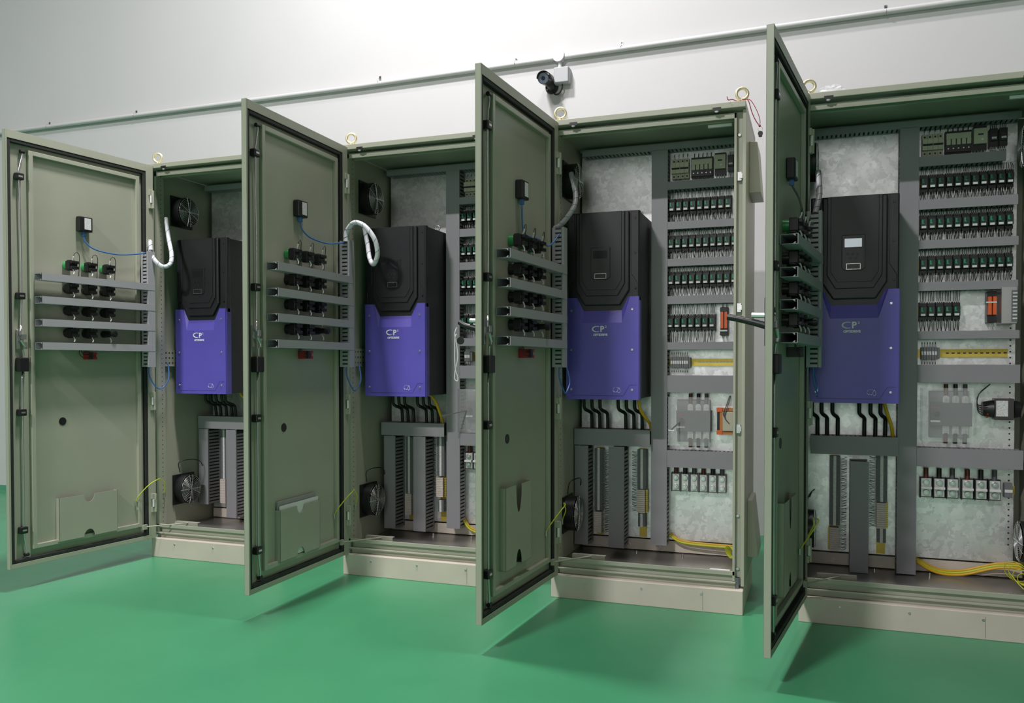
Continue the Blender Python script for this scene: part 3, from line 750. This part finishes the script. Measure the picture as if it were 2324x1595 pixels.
obj('terminal_face', MB().box(.036, .058, -.109, -.105, -.070, .060), TERM, t)
for k in range(8): obj('terminal_lug', MB().box(.040, .056, -.113, -.109, -.060+.015*k, -.054+.015*k), LABEL, t)
# ------------------------------------------------------------------ row five: small terminals on a yellow rail
for i, xa, nt_, z, xb in ((1, .470, 3, 1.095, .77), (2, .456, 8, 1.062, .765), (3, .482, 6, 1.100, .820)):
    t = thing('din_rail', 'yellow slotted mounting rail below the relay rows, '+WHICHC[i], 'mounting rail', L(i) @ T(0, .474, z))
    rl = MB().box(xa-.01, xb, -.002, 0, -.0175, .0175).box(xa-.01, xb, -.0078, -.002, -.0125, -.0110).box(xa-.01, xb, -.0078, -.002, .0110, .0125).box(xa-.01, xb, -.0085, -.0072, .0115, .0175).box(xa-.01, xb, -.0085, -.0072, -.0175, -.0115)
    obj('rail_profile', rl, RAILY, t)
    x = xa+nt_*.012+.03
    while x < xb-.01:
        obj('slot', MB().box(x, x+.012, -.0026, -.0018, -.0028, .0028), BLACK if i == 3 else LABEL, t); x += .0165 if i == 2 else .022
    for q in range(nt_):
        g = thing('terminal', '%s small grey rail terminal from left below the relay rows, %s' % (ORD[q], WHICHC[i]), 'terminal', L(i) @ T(xa+q*.0105, .474, z), 'small terminals on the yellow rail')
        obj('body', MB().box(0, .0095, -.045, -.009, -.026, .026), TERM, g, .0006)
        obj('marker_tag', MB().box(.001, .0088, -.0462, -.0445, -.008, .008), LABEL, g)
        wm = MB(); fm = MB()
        for s_ in (1, -1): wm.tube([(.005, -.035, s_*.024), (.005, -.030, s_*.048)], .0016, 5, 1); fm.cyl((.005, -.036, s_*.024), (.005, -.034, s_*.038), .002, n=6)
        obj('wires', wm, BLKC, g); obj('ferrules', fm, WHITE, g)
    obj('end_bracket', MB().box(xa+nt_*.0105, xa+nt_*.0105+.010, -.040, -.009, -.024, .024), TERM, t, .001)
# ------------------------------------------------------------------ isolators behind clear shields
for i, x0, zc in ((1, .452, .812), (2, .458, .785), (3, .490, .838)):
    wd = .19 if i > 1 else .19
    t = thing('isolator_switch', 'grey three pole isolator with bright lugs behind a clear shield, '+WHICHC[i], 'isolator switch', L(i) @ T(x0, .474, zc))
    GI = mat('isolator grey', (.085, .088, .095), .4, noise=.03)
    obj('body', MB().box(.028, wd, -.055, 0, -.052, .048), GI, t, .002)
    obj('terminal_wing', MB().box(.028, wd-.008, -.030, 0, .048, .098), mat('isolator light grey', (.20, .205, .215), .45), t, .001)
    obj('terminal_wing', MB().box(.028, wd-.008, -.030, 0, -.104, -.052), mat('isolator light grey', (.2, .2, .2)), t, .001)
    obj('operating_knob', MB().cyl((.052, -.055, 0), (.052, -.072, 0), .013, n=20).torus((.052, -.072, 0), (0, 1, 0), .007, .0025, 16, 6), BLACK, t)
    sh = {1: [(.052, -.07, 0), (-.010, -.20, -.018), (-.030, -.235, -.022)], 2: [(.052, -.07, 0), (.035, -.12, -.022), (.020, -.165, -.040)]}.get(i)
    if sh: obj('operating_shaft', MB().tube(sh, .0035, 8, 1), ZINC, t)
    if i == 2: obj('shaft_pin', MB().cyl((.008, -.165, -.040), (.034, -.165, -.040), .0022, n=8), CHROME, t)
    obj('red_print', MB().box(.030, .068, -.0558, -.0548, .026, .030), RED, t)
    obj('white_plate', MB().box(.030, .068, -.0562, -.0548, -.036, -.028), WHITE, t)
    for k in range(3):
        x = .092+.037*k
        for s_, zz in ((1, .066), (-1, -.070)):
            lg = MB().cyl((x, -.038, zz), (x, -.030, zz), .013, n=16).box(x-.013, x+.013, -.036, -.030, zz-.018, zz+.002 if s_ > 0 else zz+.018)
            o_ = obj('cable_lug', lg, TIN, t); obj('lug_bolt', MB().cyl((x, -.045, zz), (x, -.038, zz), .006, n=6), ZINC, o_)
            cb = [(BRNC), (BLKC), (GRYC)][k]
            obj('power_cable', MB().tube([(x, -.034, zz+s_*.014), (x, -.030, s_*.128)], .0085, 8, 1), cb, t)
    cs = MB().box(-.004, .186 if i > 1 else .186, -.100, -.098, -.120, .112)
    obj('clear_shield', MB().box(-.006, .190, -.084, -.082, -.118, .112).box(-.006, -.004, -.084, -.004, -.118, .112), CLEAR, t)
# ------------------------------------------------------------------ power blocks
for i, x0, n, p, zc in ((1, .468, 3, .048, .542), (2, .462, 6, .0432, .487), (3, .484, 6, .0515, .515)):
    for k in range(n):
        xx = x0+k*p+(.012 if (i == 3 and k > 2) else 0)*.5
        t = thing('power_terminal', '%s bright two bolt power terminal from left, %s' % (ORD[k], WHICHC[i]), 'power terminal', L(i) @ T(xx, .474, zc), 'power terminals low on the plates')
        obj('base', MB().box(0, p-.004, -.028, 0, -.044, .044).box(-.0015, .001, -.045, 0, -.046, .046), BLACK if i == 3 else TERM, t, .001)
        obj('busbar', MB().box(.003, p-.007, -.034, -.028, -.040, .040), TIN, t, .001)
        for zz in (.022, -.022):
            b_ = obj('clamp_bolt', MB().cyl((p/2-.002, -.034, zz), (p/2-.002, -.042, zz), .014, .012, 18), ZINC, t)
            obj('bolt_head', MB().cyl((p/2-.002, -.042, zz), (p/2-.002, -.048, zz), .006, n=6), CHROME, b_)
        if i != 2: obj('marker_cap', MB().box(.002, p-.006, -.050, -.034, -.006, .005), WHITE, t, .002)
        obj('power_cable', MB().tube([(p/2-.002, -.025, .040), (p/2-.002, -.025, .085)], .010, 10, 1), [BRNC, BLKC, GRYC][k % 3], t)
t = thing('terminal_pair', 'grey terminals with white tag beside the power terminals, right-hand cabinet', 'terminal', L(3) @ T(.806, .474, .515))
obj('body', MB().box(0, .030, -.040, -.008, -.028, .032), TERM, t, .001); obj('marker_tag', MB().box(.001, .030, -.0415, -.039, -.006, .006), WHITE, t)
o = obj('din_rail', MB().box(.837, .850, -.008, -.001, -.0175, .0175), RAILY); o.matrix_world = L(3) @ T(0, .475, .515); tag(o, 'short yellow rail end beside the power terminals, right-hand cabinet', 'mounting rail')
# ------------------------------------------------------------------ transformers
t = thing('transformer', 'cream transformer in an orange frame, right of the third cabinet isolator', 'transformer', L(2) @ T(.688, .474, .785))
obj('frame', MB().ring(.0, .09, -.062, .062, .014, -.050, -.002), ORF, t, .001)
obj('coil', MB().box(.014, .09, -.060, -.006, -.046, .046), CREAM, t, .003)
obj('side_terminals', MB().box(-.014, 0, -.034, -.004, -.046, .042), BLACK, t)
for zz in (.053, -.053): obj('orange_lug', MB().box(-.014, .012, -.054, -.02, zz-.010, zz+.010), ORANGE, t, .001)
obj('lead', MB().tube([(.03, -.062, .010), (.018, -.066, .035), (.030, -.060, .070), (.045, -.05, .120)], .0022, 6, 3).tube([(.045, -.062, -.01), (.024, -.068, .02), (.034, -.062, .06), (.050, -.05, .120)], .0022, 6, 3), GRYC, t)
t = thing('transformer', 'round wound transformer with silver label, right of the right-hand cabinet isolator', 'transformer', L(3) @ T(.79, .474, .862))
obj('core', MB().box(-.028, .045, -.060, -.004, -.045, .045), mat('transformer core steel', (.09, .08, .085), .4, .5), t, .002)
obj('label_plate', MB().box(-.022, .022, -.0612, -.060, -.030, .036), LABEL, t)
obj('winding', MB().cyl((-.030, -.032, 0), (-.070, -.032, 0), .038, .030, 20), BLACK, t); obj('winding', MB().cyl((.047, -.032, 0), (.070, -.032, 0), .038, .032, 20), BLACK, t)
obj('copper_band', MB().torus((-.052, -.032, 0), (1, 0, 0), .034, .006, 24, 6, PI*.9, PI*1.4), COPPER, t)
lm = MB()
for q in range(5): lm.tube([(-.045, -.06, .02-.012*q), (-.075, -.066, .016-.010*q), (-.090, -.05, .02-.006*q), (-.085, -.04, .06), (-.04, -.03, .105)], .0022, 5, 3)
obj('leads', lm, BLKC, t, kind='stuff')
# ------------------------------------------------------------------ earth cables on the floors
EC = {1: [[(.448, .462, .235), (.50, .455, .180), (.60, .45, .162), (.74, .44, .165)]], 2: [[(.450, .462, .232), (.50, .455, .205), (.58, .45, .197), (.76, .445, .195)]],
      3: [[(.470, .462, .200), (.55, .455, .160), (.65, .45, .160), (.78, .43, .205), (.87, .40, .215)]]}
for i in EC:
    names = ['yellow', 'green striped yellow', 'thin lower yellow'] if i == 3 else ['yellow', 'green striped yellow']
    for q, nm in enumerate(names):
        pts = [(x, y-.013*q, z-.006*q) for x, y, z in EC[i][0]]
        o = obj('earth_cable', MB().tube(pts, .0055, 8, 4), YELC if q != 1 else YGC); o.matrix_world = L(i)
        tag(o, '%s cable along the plate foot in %s' % (nm, WHICHC[i]), 'cable')
cm = MB()
for q in range(6): cm.torus((.742+.003*q, .36+.004*q, .185-.003*q), (.7, .6, .2), .030-.002*q, .0022, 22, 5)
o = obj('earth_wire_coil', cm, YGC); o.matrix_world = L(2); tag(o, 'coiled yellow green wire at lower right of the third cabinet from left', 'wire coil')
cm = MB()
for q in range(4): cm.torus((.825+.006*q, .30-.02*q, .205-.006*q), (.5, .7, .3), .045-.006*q, .0018, 24, 5)
cm.tube([(.80, .30, .20), (.83, .22, .16), (.86, .12, .145)], .0018, 5, 4)
o = obj('earth_wire_coil', cm, YGC); o.matrix_world = L(3); tag(o, 'loose loops of yellow green wire at lower right of the right-hand cabinet', 'wire coil')

# ================================================================== things on the doors
def D2(i): return L(i) @ Matrix.Rotation(-DA[i], 4, 'Z') @ Matrix.Rotation(PI, 4, 'Z')     # local x = -u, y = -n
DN = ['the leftmost door', 'the second door from left', 'the third door from left', 'the rightmost door']
for i in range(4):
    zt_ = 1.655 if i != 2 else 1.65
    duct(i, -.082, -.040, 1.040, zt_, -.080, -.025, False, 'light grey upright slotted duct by the hinges on '+DN[i], M=D2(i), matl=DUCTL, grp='light grey ducts on the doors')
    for k, z in enumerate((1.466, 1.357, 1.250, 1.140)):
        t = thing('door_duct', '%s light grey open ended horizontal duct from top on %s' % (ORD[k], DN[i]), 'cable duct', D2(i) @ T(0, 0, z), 'light grey ducts on the doors')
        x0, x1, ya, yb, hz = -.673, -.0835, -.072, -.024, .0165
        b = MB().box(x0, x1, yb-.0015, yb, -hz, hz).box(x0, x1, ya, yb, -hz, -hz+.0015).box(x0, x1, ya, yb, hz-.0015, hz)
        b.xprism([(ya, hz-.0015), (ya+.008, hz-.0015), (ya, hz-.008)], x0, x1).xprism([(ya, -hz+.0015), (ya, -hz+.008), (ya+.008, -hz+.0015)], x0, x1)
        obj('channel', b, DUCTL, t); obj('cover', MB().box(x0, -.040, ya-.009, ya-.007, -hz-.0006, hz+.0006).box(x0, x1, ya-.008, ya, hz, hz+.001).box(x0, x1, ya-.008, ya, -hz-.001, -hz), DUCTL, t)
    # push button contact blocks
    protos = {}
    for rw, z in enumerate((1.538, 1.425, 1.317, 1.208)):
        for cl, u_ in enumerate((.497, .397, .295)):
            kind = 'key' if (rw == 3 and cl == 2) else ('lit' if rw == 0 else 'plain')
            M = D2(i) @ T(-u_, 0, z)
            lb = '%s black switch block in the %s row on %s' % (['left', 'middle', 'right'][cl], ['top', 'second', 'third', 'bottom'][rw], DN[i])
            if kind in protos: dup(protos[kind], M, lb); continue
            t = thing('switch_block', lb, 'switch', M, 'switch blocks on the doors'); protos[kind] = t
            if kind == 'key':
                obj('contact_block', MB().cyl((0, -.004, 0), (0, -.045, 0), .018, .016, 16).cyl((0, -.045, 0), (0, -.095, 0), .012, .012, 14).cyl((0, -.078, 0), (0, -.092, 0), .016, .016, 14), BLACK, t)
            else:
                obj('mounting_collar', MB().cyl((0, -.003, 0), (0, -.028, 0), .022, .020, 18), LGREEN if kind == 'lit' else BLACK, t, label='green collar' if kind == 'lit' else None)
                obj('contact_block', MB().box(-.022, .022, -.058, -.026, -.021, .021).box(-.020, .020, -.072, -.058, .006, .020).box(-.020, .020, -.072, -.058, -.020, -.006).box(-.014, .014, -.05, -.026, -.026, .026), BLACK, t, .002)
            obj('ferrule', MB().tube([(-.004, -.060, .020), (-.006, -.066, .036), (-.006, -.066, .042)], .0028, 6, 2), WHITE, t)
            obj('ferrule', MB().tube([(-.004, -.060, -.020), (-.002, -.066, -.034), (-.006, -.066, -.044)], .0028, 6, 2), WHITE, t)
            if kind == 'lit': obj('wire_loop', MB().tube([(-.006, -.066, .040), (.002, -.066, .058), (.018, -.064, .062), (.032, -.058, .045), (.036, -.05, 0), (.036, -.045, -.055)], .0016, 6, 4), BLKC, t)
    # network module and its cable
    t = thing('network_module', 'small black module with white label high on '+DN[i], 'network module', D2(i) @ T(-.408, 0, 1.752))
    obj('case', MB().box(-.036, .036, -.034, -.003, -.037, .037), BLACK, t, .004)
    obj('label_plate', MB().box(-.010, .026, -.0352, -.0338, -.026, .030), LABEL, t)
    obj('plug', MB().box(-.010, .006, -.026, -.010, -.058, -.036), BLUEC, t, .002)
    pts = [(-.410, -.018, 1.696), (-.405, -.022, 1.665), (-.36, -.035, 1.632), (-.25, -.05, 1.620), (-.14, -.05, 1.634), (-.075, -.05, 1.648)] if i < 2 else \
          [(-.410, -.018, 1.696), (-.405, -.020, 1.60), (-.37, -.024, 1.575), (-.25, -.03, 1.575), (-.16, -.04, 1.56), (-.085, -.06, 1.52+.10)]
    if i == 3: pts = [(-.410, -.018, 1.696), (-.385, -.04, 1.65), (-.37, -.05, 1.60), (-.36, -.045, 1.555), (-.30, -.045, 1.565), (-.10, -.05, 1.60)]
    o = obj('network_cable', MB().tube(pts, .0036, 8, 5), BLUEC if i < 3 else GRYC); o.matrix_world = D2(i); tag(o, ('blue' if i < 3 else 'dark grey')+' cable from the small black module on '+DN[i], 'cable')
    # stop button contact block
    t = thing('stop_button_block', ('red' if i < 3 else 'dark')+' contact block under the lowest door duct on '+DN[i], 'switch', D2(i) @ T(-.392, 0, 1.096))
    obj('contact_block', MB().box(-.020, .020, -.052, -.003, -.018, .018).box(-.02, .02, -.058, -.05, -.018, -.006).box(-.02, .02, -.058, -.05, .006, .018), RED if i < 3 else BLACK, t, .002)
    obj('terminal_cap', MB().box(-.024, -.004, -.060, -.050, -.016, .016), BLACK, t, .001)
    obj('wire', MB().tube([(-.024, -.05, -.010), (-.050, -.045, -.008), (-.064, -.04, .008), (-.066, -.04, .030)], .0018, 6, 4).tube([(-.024, -.05, .008), (-.045, -.045, .006), (-.060, -.04, .030)], .0018, 6, 3), BLKC, t)
    # loose cables across the hinge
    inv = L(i)
    A_ = inv.inverted() @ D2(i)
    def dp(u_, n_, z_): return A_ @ Vector((-u_, -n_, z_))
    pe = Vector((.020, .062, .335))
    e_ = [dp(.115, .010, .318), dp(.112, .03, .352), dp(.08, .06, .402), dp(.035, .07, .428), Vector((.045, .015, .425)), Vector((.046, .045, .39)), Vector((.026, .065, .345))]
    o = obj('earth_bond_wire', MB().tube(e_, .0026, 8, 5), YGC); o.matrix_world = inv; tag(o, 'yellow green earth wire looping over the low hinge of '+DN[i], 'wire')
    for pt in (dp(.115, .010, .312), Vector((.024, .065, .332))): obj('ring_lug', MB().cyl(pt+Vector((0, 0, -.012)), pt+Vector((0, 0, .012)), .004, n=8), ZINC, o)
    b_ = [dp(.06, .05, 1.040), dp(.055, .05, .99), dp(.02, .06, .93), Vector((.055, .02, .925)), Vector((.060, .06, .97)), Vector((.040, .085, 1.03)), Vector((.03, .09, 1.06))]
    o = obj('network_cable', MB().tube(b_, .0034, 8, 5), BLUEC); o.matrix_world = inv; tag(o, 'blue cable looping from the door duct into '+WHICHC[i], 'cable')
t = thing('paper_sheets', 'white papers standing in the document pocket of the second door', 'papers', D2(1))
obj('sheet', MB().box(-.588, -.284, -.024, -.020, .205, .437), WHITE, t)
obj('sheet', MB().box(-.592, -.290, -.015, -.009, .205, .456), mat('grey folder', (.30, .31, .30), .6), t, label='grey folder edge')
# ------------------------------------------------------------------ spiral wrapped hoses
HO = {0: [(.055, -.055, 1.665), (.040, -.045, 1.715), (.046, -.050, 1.665), (.080, -.055, 1.612), (.115, -.035, 1.578), (.138, -.005, 1.595), (.125, .02, 1.65), (.075, .055, 1.74), (.040, .075, 1.86)],
      1: [(.062, -.080, 1.650), (.065, -.075, 1.70), (.105, -.075, 1.740), (.160, -.07, 1.722), (.205, -.055, 1.660), (.208, -.03, 1.590), (.170, .0, 1.545), (.125, .04, 1.58), (.095, .07, 1.66), (.070, .085, 1.74)],
      2: [(.010, -.050, 1.650), (.045, -.045, 1.665), (.085, -.03, 1.715), (.100, .00, 1.765), (.090, .04, 1.83), (.060, .08, 1.92)],
      3: [(.045, -.055, 1.650), (.055, -.030, 1.70), (.060, .01, 1.75), (.055, .06, 1.84)]}
HL = ['white spiral wrapped hose hanging at the leftmost door hinge', 'big white spiral wrapped hose loop at the second door from left', 'grey wrapped hose at the third door from left, upper hinge', 'wrapped hose behind the hinge edge of the rightmost door']
for i in HO:
    p0 = Vector(HO[i][0]); t = thing('wrapped_hose', HL[i], 'hose', L(i))
    mb = MB().tube(HO[i], .0115, 12, 6); obj('hose', mb, SLEEVE if i < 2 else mat('grey spiral wrap', (.30, .31, .32), .45), t)
    # spiral seam lines follow the hose
    P = [Vector(mb.v[k*12]) for k in range(len(mb.v)//12-2)]
    C_ = [sum((Vector(mb.v[k*12+j]) for j in range(12)), Vector())/12 for k in range((len(mb.v)-24)//12)]
    hp_ = []
    for k in range(1, len(C_)-1):
        d_ = (C_[k+1]-C_[k-1]).normalized(); a1 = d_.cross(Vector((.1, 0, 1))).normalized(); b1 = d_.cross(a1)
        for q in range(4):
            an = (k*4+q)*2*PI/14; hp_.append(C_[k].lerp(C_[k+1], q/4)+(a1*math.cos(an)+b1*math.sin(an))*.0118)
    sm_ = MB().tube(hp_, .0009, 4, 1)
    obj('seam', sm_, mat('seam shade grey', (.12, .13, .14), .6), t)

# ================================================================== on the wall, on top and loose things
def tube_thing(name, pts, r_, m, lab, cat, n=10, sm=1):
    o = obj(name, MB().tube(pts, r_, n, sm), m); tag(o, lab, cat); return o
CZ_ = lambda x: 2.962+.0085*max(0, x-.5)
tube_thing('conduit', [(-6.9, WY-.022, 2.962), (.5, WY-.022, 2.962), (1.855, WY-.022, 2.976)], .0155, PVC, 'long white wall conduit left of the round junction box', 'conduit', 14)
tube_thing('conduit', [(1.925, WY-.022, 2.978), (3.8, WY-.022, 2.995), (9.8, WY-.022, 3.02)], .0165, PVC, 'long white wall conduit right of the round junction box', 'conduit', 14)
cl0 = None
for k, x in enumerate((-2.39, -1.502, .611, 1.596, 2.283, 3.764)):
    z = 2.962 if x < .5 else (2.976 if x < 1.9 else 2.993)
    t = thing('conduit_clip', ['far left one of the wall conduit clips', 'second wall conduit clip from left, above the leftmost door', 'third wall conduit clip, above the second cabinet', 'wall conduit clip just left of the round junction box',
        'wall conduit clip just right of the round junction box', 'wall conduit clip at the far right, near the picture top'][k], 'clip', T(x, WY, z))
    c = MB().box(-.008, .008, -.003, 0, .016, .045).torus((0, -.022, 0), (1, 0, 0), .018, .0018, 20, 5)
    obj('saddle', c, ZINC, t); obj('screw', MB().cyl((0, -.003, .034), (0, -.007, .034), .006, n=10), mat('dark screw', (.1, .1, .1), .4, .6), t)
t = thing('round_junction_box', 'round white junction box in the wall conduit above the camera', 'junction box', T(1.889, WY, 2.985))
obj('base', MB().cyl((0, 0, 0), (0, -.042, 0), .038, n=32), PVC, t); obj('lid', MB().cyl((0, -.042, 0), (0, -.047, 0), .040, .038, 32), PVC, t)
obj('outlet_pipe', MB().cyl((0.005, -.022, -.035), (.005, -.022, -.078), .013, n=14), PVC, t)
t = thing('junction_box', 'square grey junction box on the wall beside the camera', 'junction box', T(1.912, WY, 2.860))
obj('box', MB().box(-.049, .049, -.055, 0, -.052, .047), JBOX, t, .007); obj('lid', MB().box(-.047, .047, -.064, -.054, -.050, .045), JBOX, t, .006)
obj('gland', MB().cyl((-.018, -.025, .045), (-.018, -.025, .056), .011, n=12), PVC, t)
t = thing('security_camera', 'small dark bullet security camera with hooded lens on the wall', 'security camera', T(1.835, WY, 2.805))
obj('wall_base', MB().cyl((0, 0, 0), (0, -.012, 0), .044, .040, 28), CAMG, t)
obj('ball_joint', MB().cyl((0, -.012, 0), (-.004, -.045, .006), .026, .020, 20).sphere((-.004, -.045, .006), .019), CAMG, t)
a_ = Vector((-.012, -.050, .030)); dr_ = Vector((.12, -1, -.22)).normalized(); fr0 = a_+dr_*.125-Vector((.006, 0, 0))
obj('camera_body', MB().cyl(a_+Vector((0, .02, .0)), fr0, .034, .035, 28), CAMG, t)
obj('led_ring', MB().cyl(fr0, fr0+dr_*.002, .031, .031, 28), LEDB, t)
obj('lens', MB().cyl(fr0+dr_*.002, fr0+dr_*.006, .013, .012, 20), GLASSB, t)
hd = MB(); rr_ = dr_.cross(Vector((0, 0, 1))).normalized(); uu_ = rr_.cross(dr_)
vs = []
for k in range(13):
    a = math.radians(-5+k*190/12)
    for q in (0, 1):
        for rad in (.0395, .042): vs.append(a_+dr_*(.0 if q == 0 else .155)+rr_*math.cos(a)*rad+uu_*(math.sin(a)*rad))
fs = []
for k in range(12):
    b = k*4; fs += [(b, b+4, b+6, b+2), (b+1, b+3, b+7, b+5), (b+2, b+6, b+7, b+3), (b, b+1, b+5, b+4)]
fs += [(0, 2, 3, 1), (48, 49, 51, 50)]
hd.add(vs, fs, True); obj('sun_hood', hd, BLACK, t)
for a in (.3, 3.6): obj('base_screw', MB().cyl((.032*math.cos(a), -.012, .032*math.sin(a)), (.032*math.cos(a), -.014, .032*math.sin(a)), .005, n=8), WHITE, t)
tube_thing('camera_cable', [(1.845, WY-.01, 2.772), (1.862, WY-.02, 2.752), (1.889, WY-.026, 2.752), (1.908, WY-.03, 2.778), (1.912, WY-.03, 2.808)], .0045, BLKC, 'short black cable between camera and square grey box', 'cable', 8, 5)
# keys on a red string
kx = Vector((3.105, .04, 2.165))
st = MB().tube([(3.055, -.004, 2.165), (3.060, -.006, 2.150), (3.075, .02, 2.158), (3.095, .03, 2.152), (3.120, .01, 2.150), (3.140, -.004, 2.140), (3.155, -.004, 2.09), (3.170, -.004, 2.055), (3.186, -.004, 2.030)], .0018, 6, 4)
st.tube([(3.120, .01, 2.150), (3.148, .0, 2.142), (3.172, -.004, 2.10), (3.186, -.004, 2.060), (3.187, -.004, 2.030)], .0015, 6, 4).sphere((3.186, -.004, 2.031), .005, 8, 6)
t = thing('key_set', 'keys with black heads on a red string hanging from an eyebolt', 'keys', T(0, 0, 0))
obj('string', st, REDC, t)
ky = MB().cyl((3.189, -.008, 2.000), (3.189, .0, 2.000), .010, n=16).box(3.182, 3.196, -.007, -.001, 1.985, 2.006)
obj('key_head', ky, BLACK, t, .002)
obj('key_ring', MB().torus((3.188, -.004, 2.019), (0, 1, 0), .009, .0008, 18, 5), ZINC, t)
for dx in (-.004, .003): obj('key_blade', MB().box(3.189+dx-.002, 3.189+dx+.002, -.005, -.003, 1.952, 1.987), ZINC, t)
# strap and padlock-like keys on the third door handle
HX = CX[2]+math.cos(DA[2])*.734; HY = CY[2]-math.sin(DA[2])*.734
t = thing('key_strap', 'white looped strap with black keys hanging from the third door handle', 'strap', T(HX-.108, HY, 0))
obj('strap', MB().tube([(0, 0, 1.190), (-.006, -.004, 1.165), (.000, -.004, 1.135), (.006, -.004, 1.08), (-.004, -.004, 1.03), (-.008, -.004, 1.00), (.004, -.004, .990), (.006, -.004, 1.005), (-.002, -.006, 1.03), (-.006, -.006, 1.08), (-.004, -.006, 1.150), (.002, -.004, 1.165)], .0022, 6, 4), WHITE, t)
obj('key_head', MB().cyl((.014, .0, 1.140), (.014, .006, 1.140), .014, n=16), BLACK, t)
# plastic bag on the right-hand cabinet
bg = MB(); rnd = random.Random(3); n_, m_ = 16, 8; vs = []
for a in range(m_+1):
    ph = PI/2*a/m_
    for b in range(n_):
        th = 2*PI*b/n_; k_ = 1+rnd.uniform(-.22, .22)
        vs.append((.055*math.cos(th)*math.cos(ph)*k_, .03*math.sin(th)*math.cos(ph)*k_, .034*math.sin(ph)*k_))
bg.add([(a, b, max(c, .002)) for a, b, c in vs], [(a*n_+b, a*n_+(b+1) % n_, (a+1)*n_+(b+1) % n_, (a+1)*n_+b) for a in range(m_) for b in range(n_)])
o = obj('plastic_bag', bg, BAG); o.matrix_world = T(CX[3]+.105, .05, H+.002); tag(o, 'crumpled clear plastic bag beside the eyebolt on the right-hand cabinet', 'plastic bag')
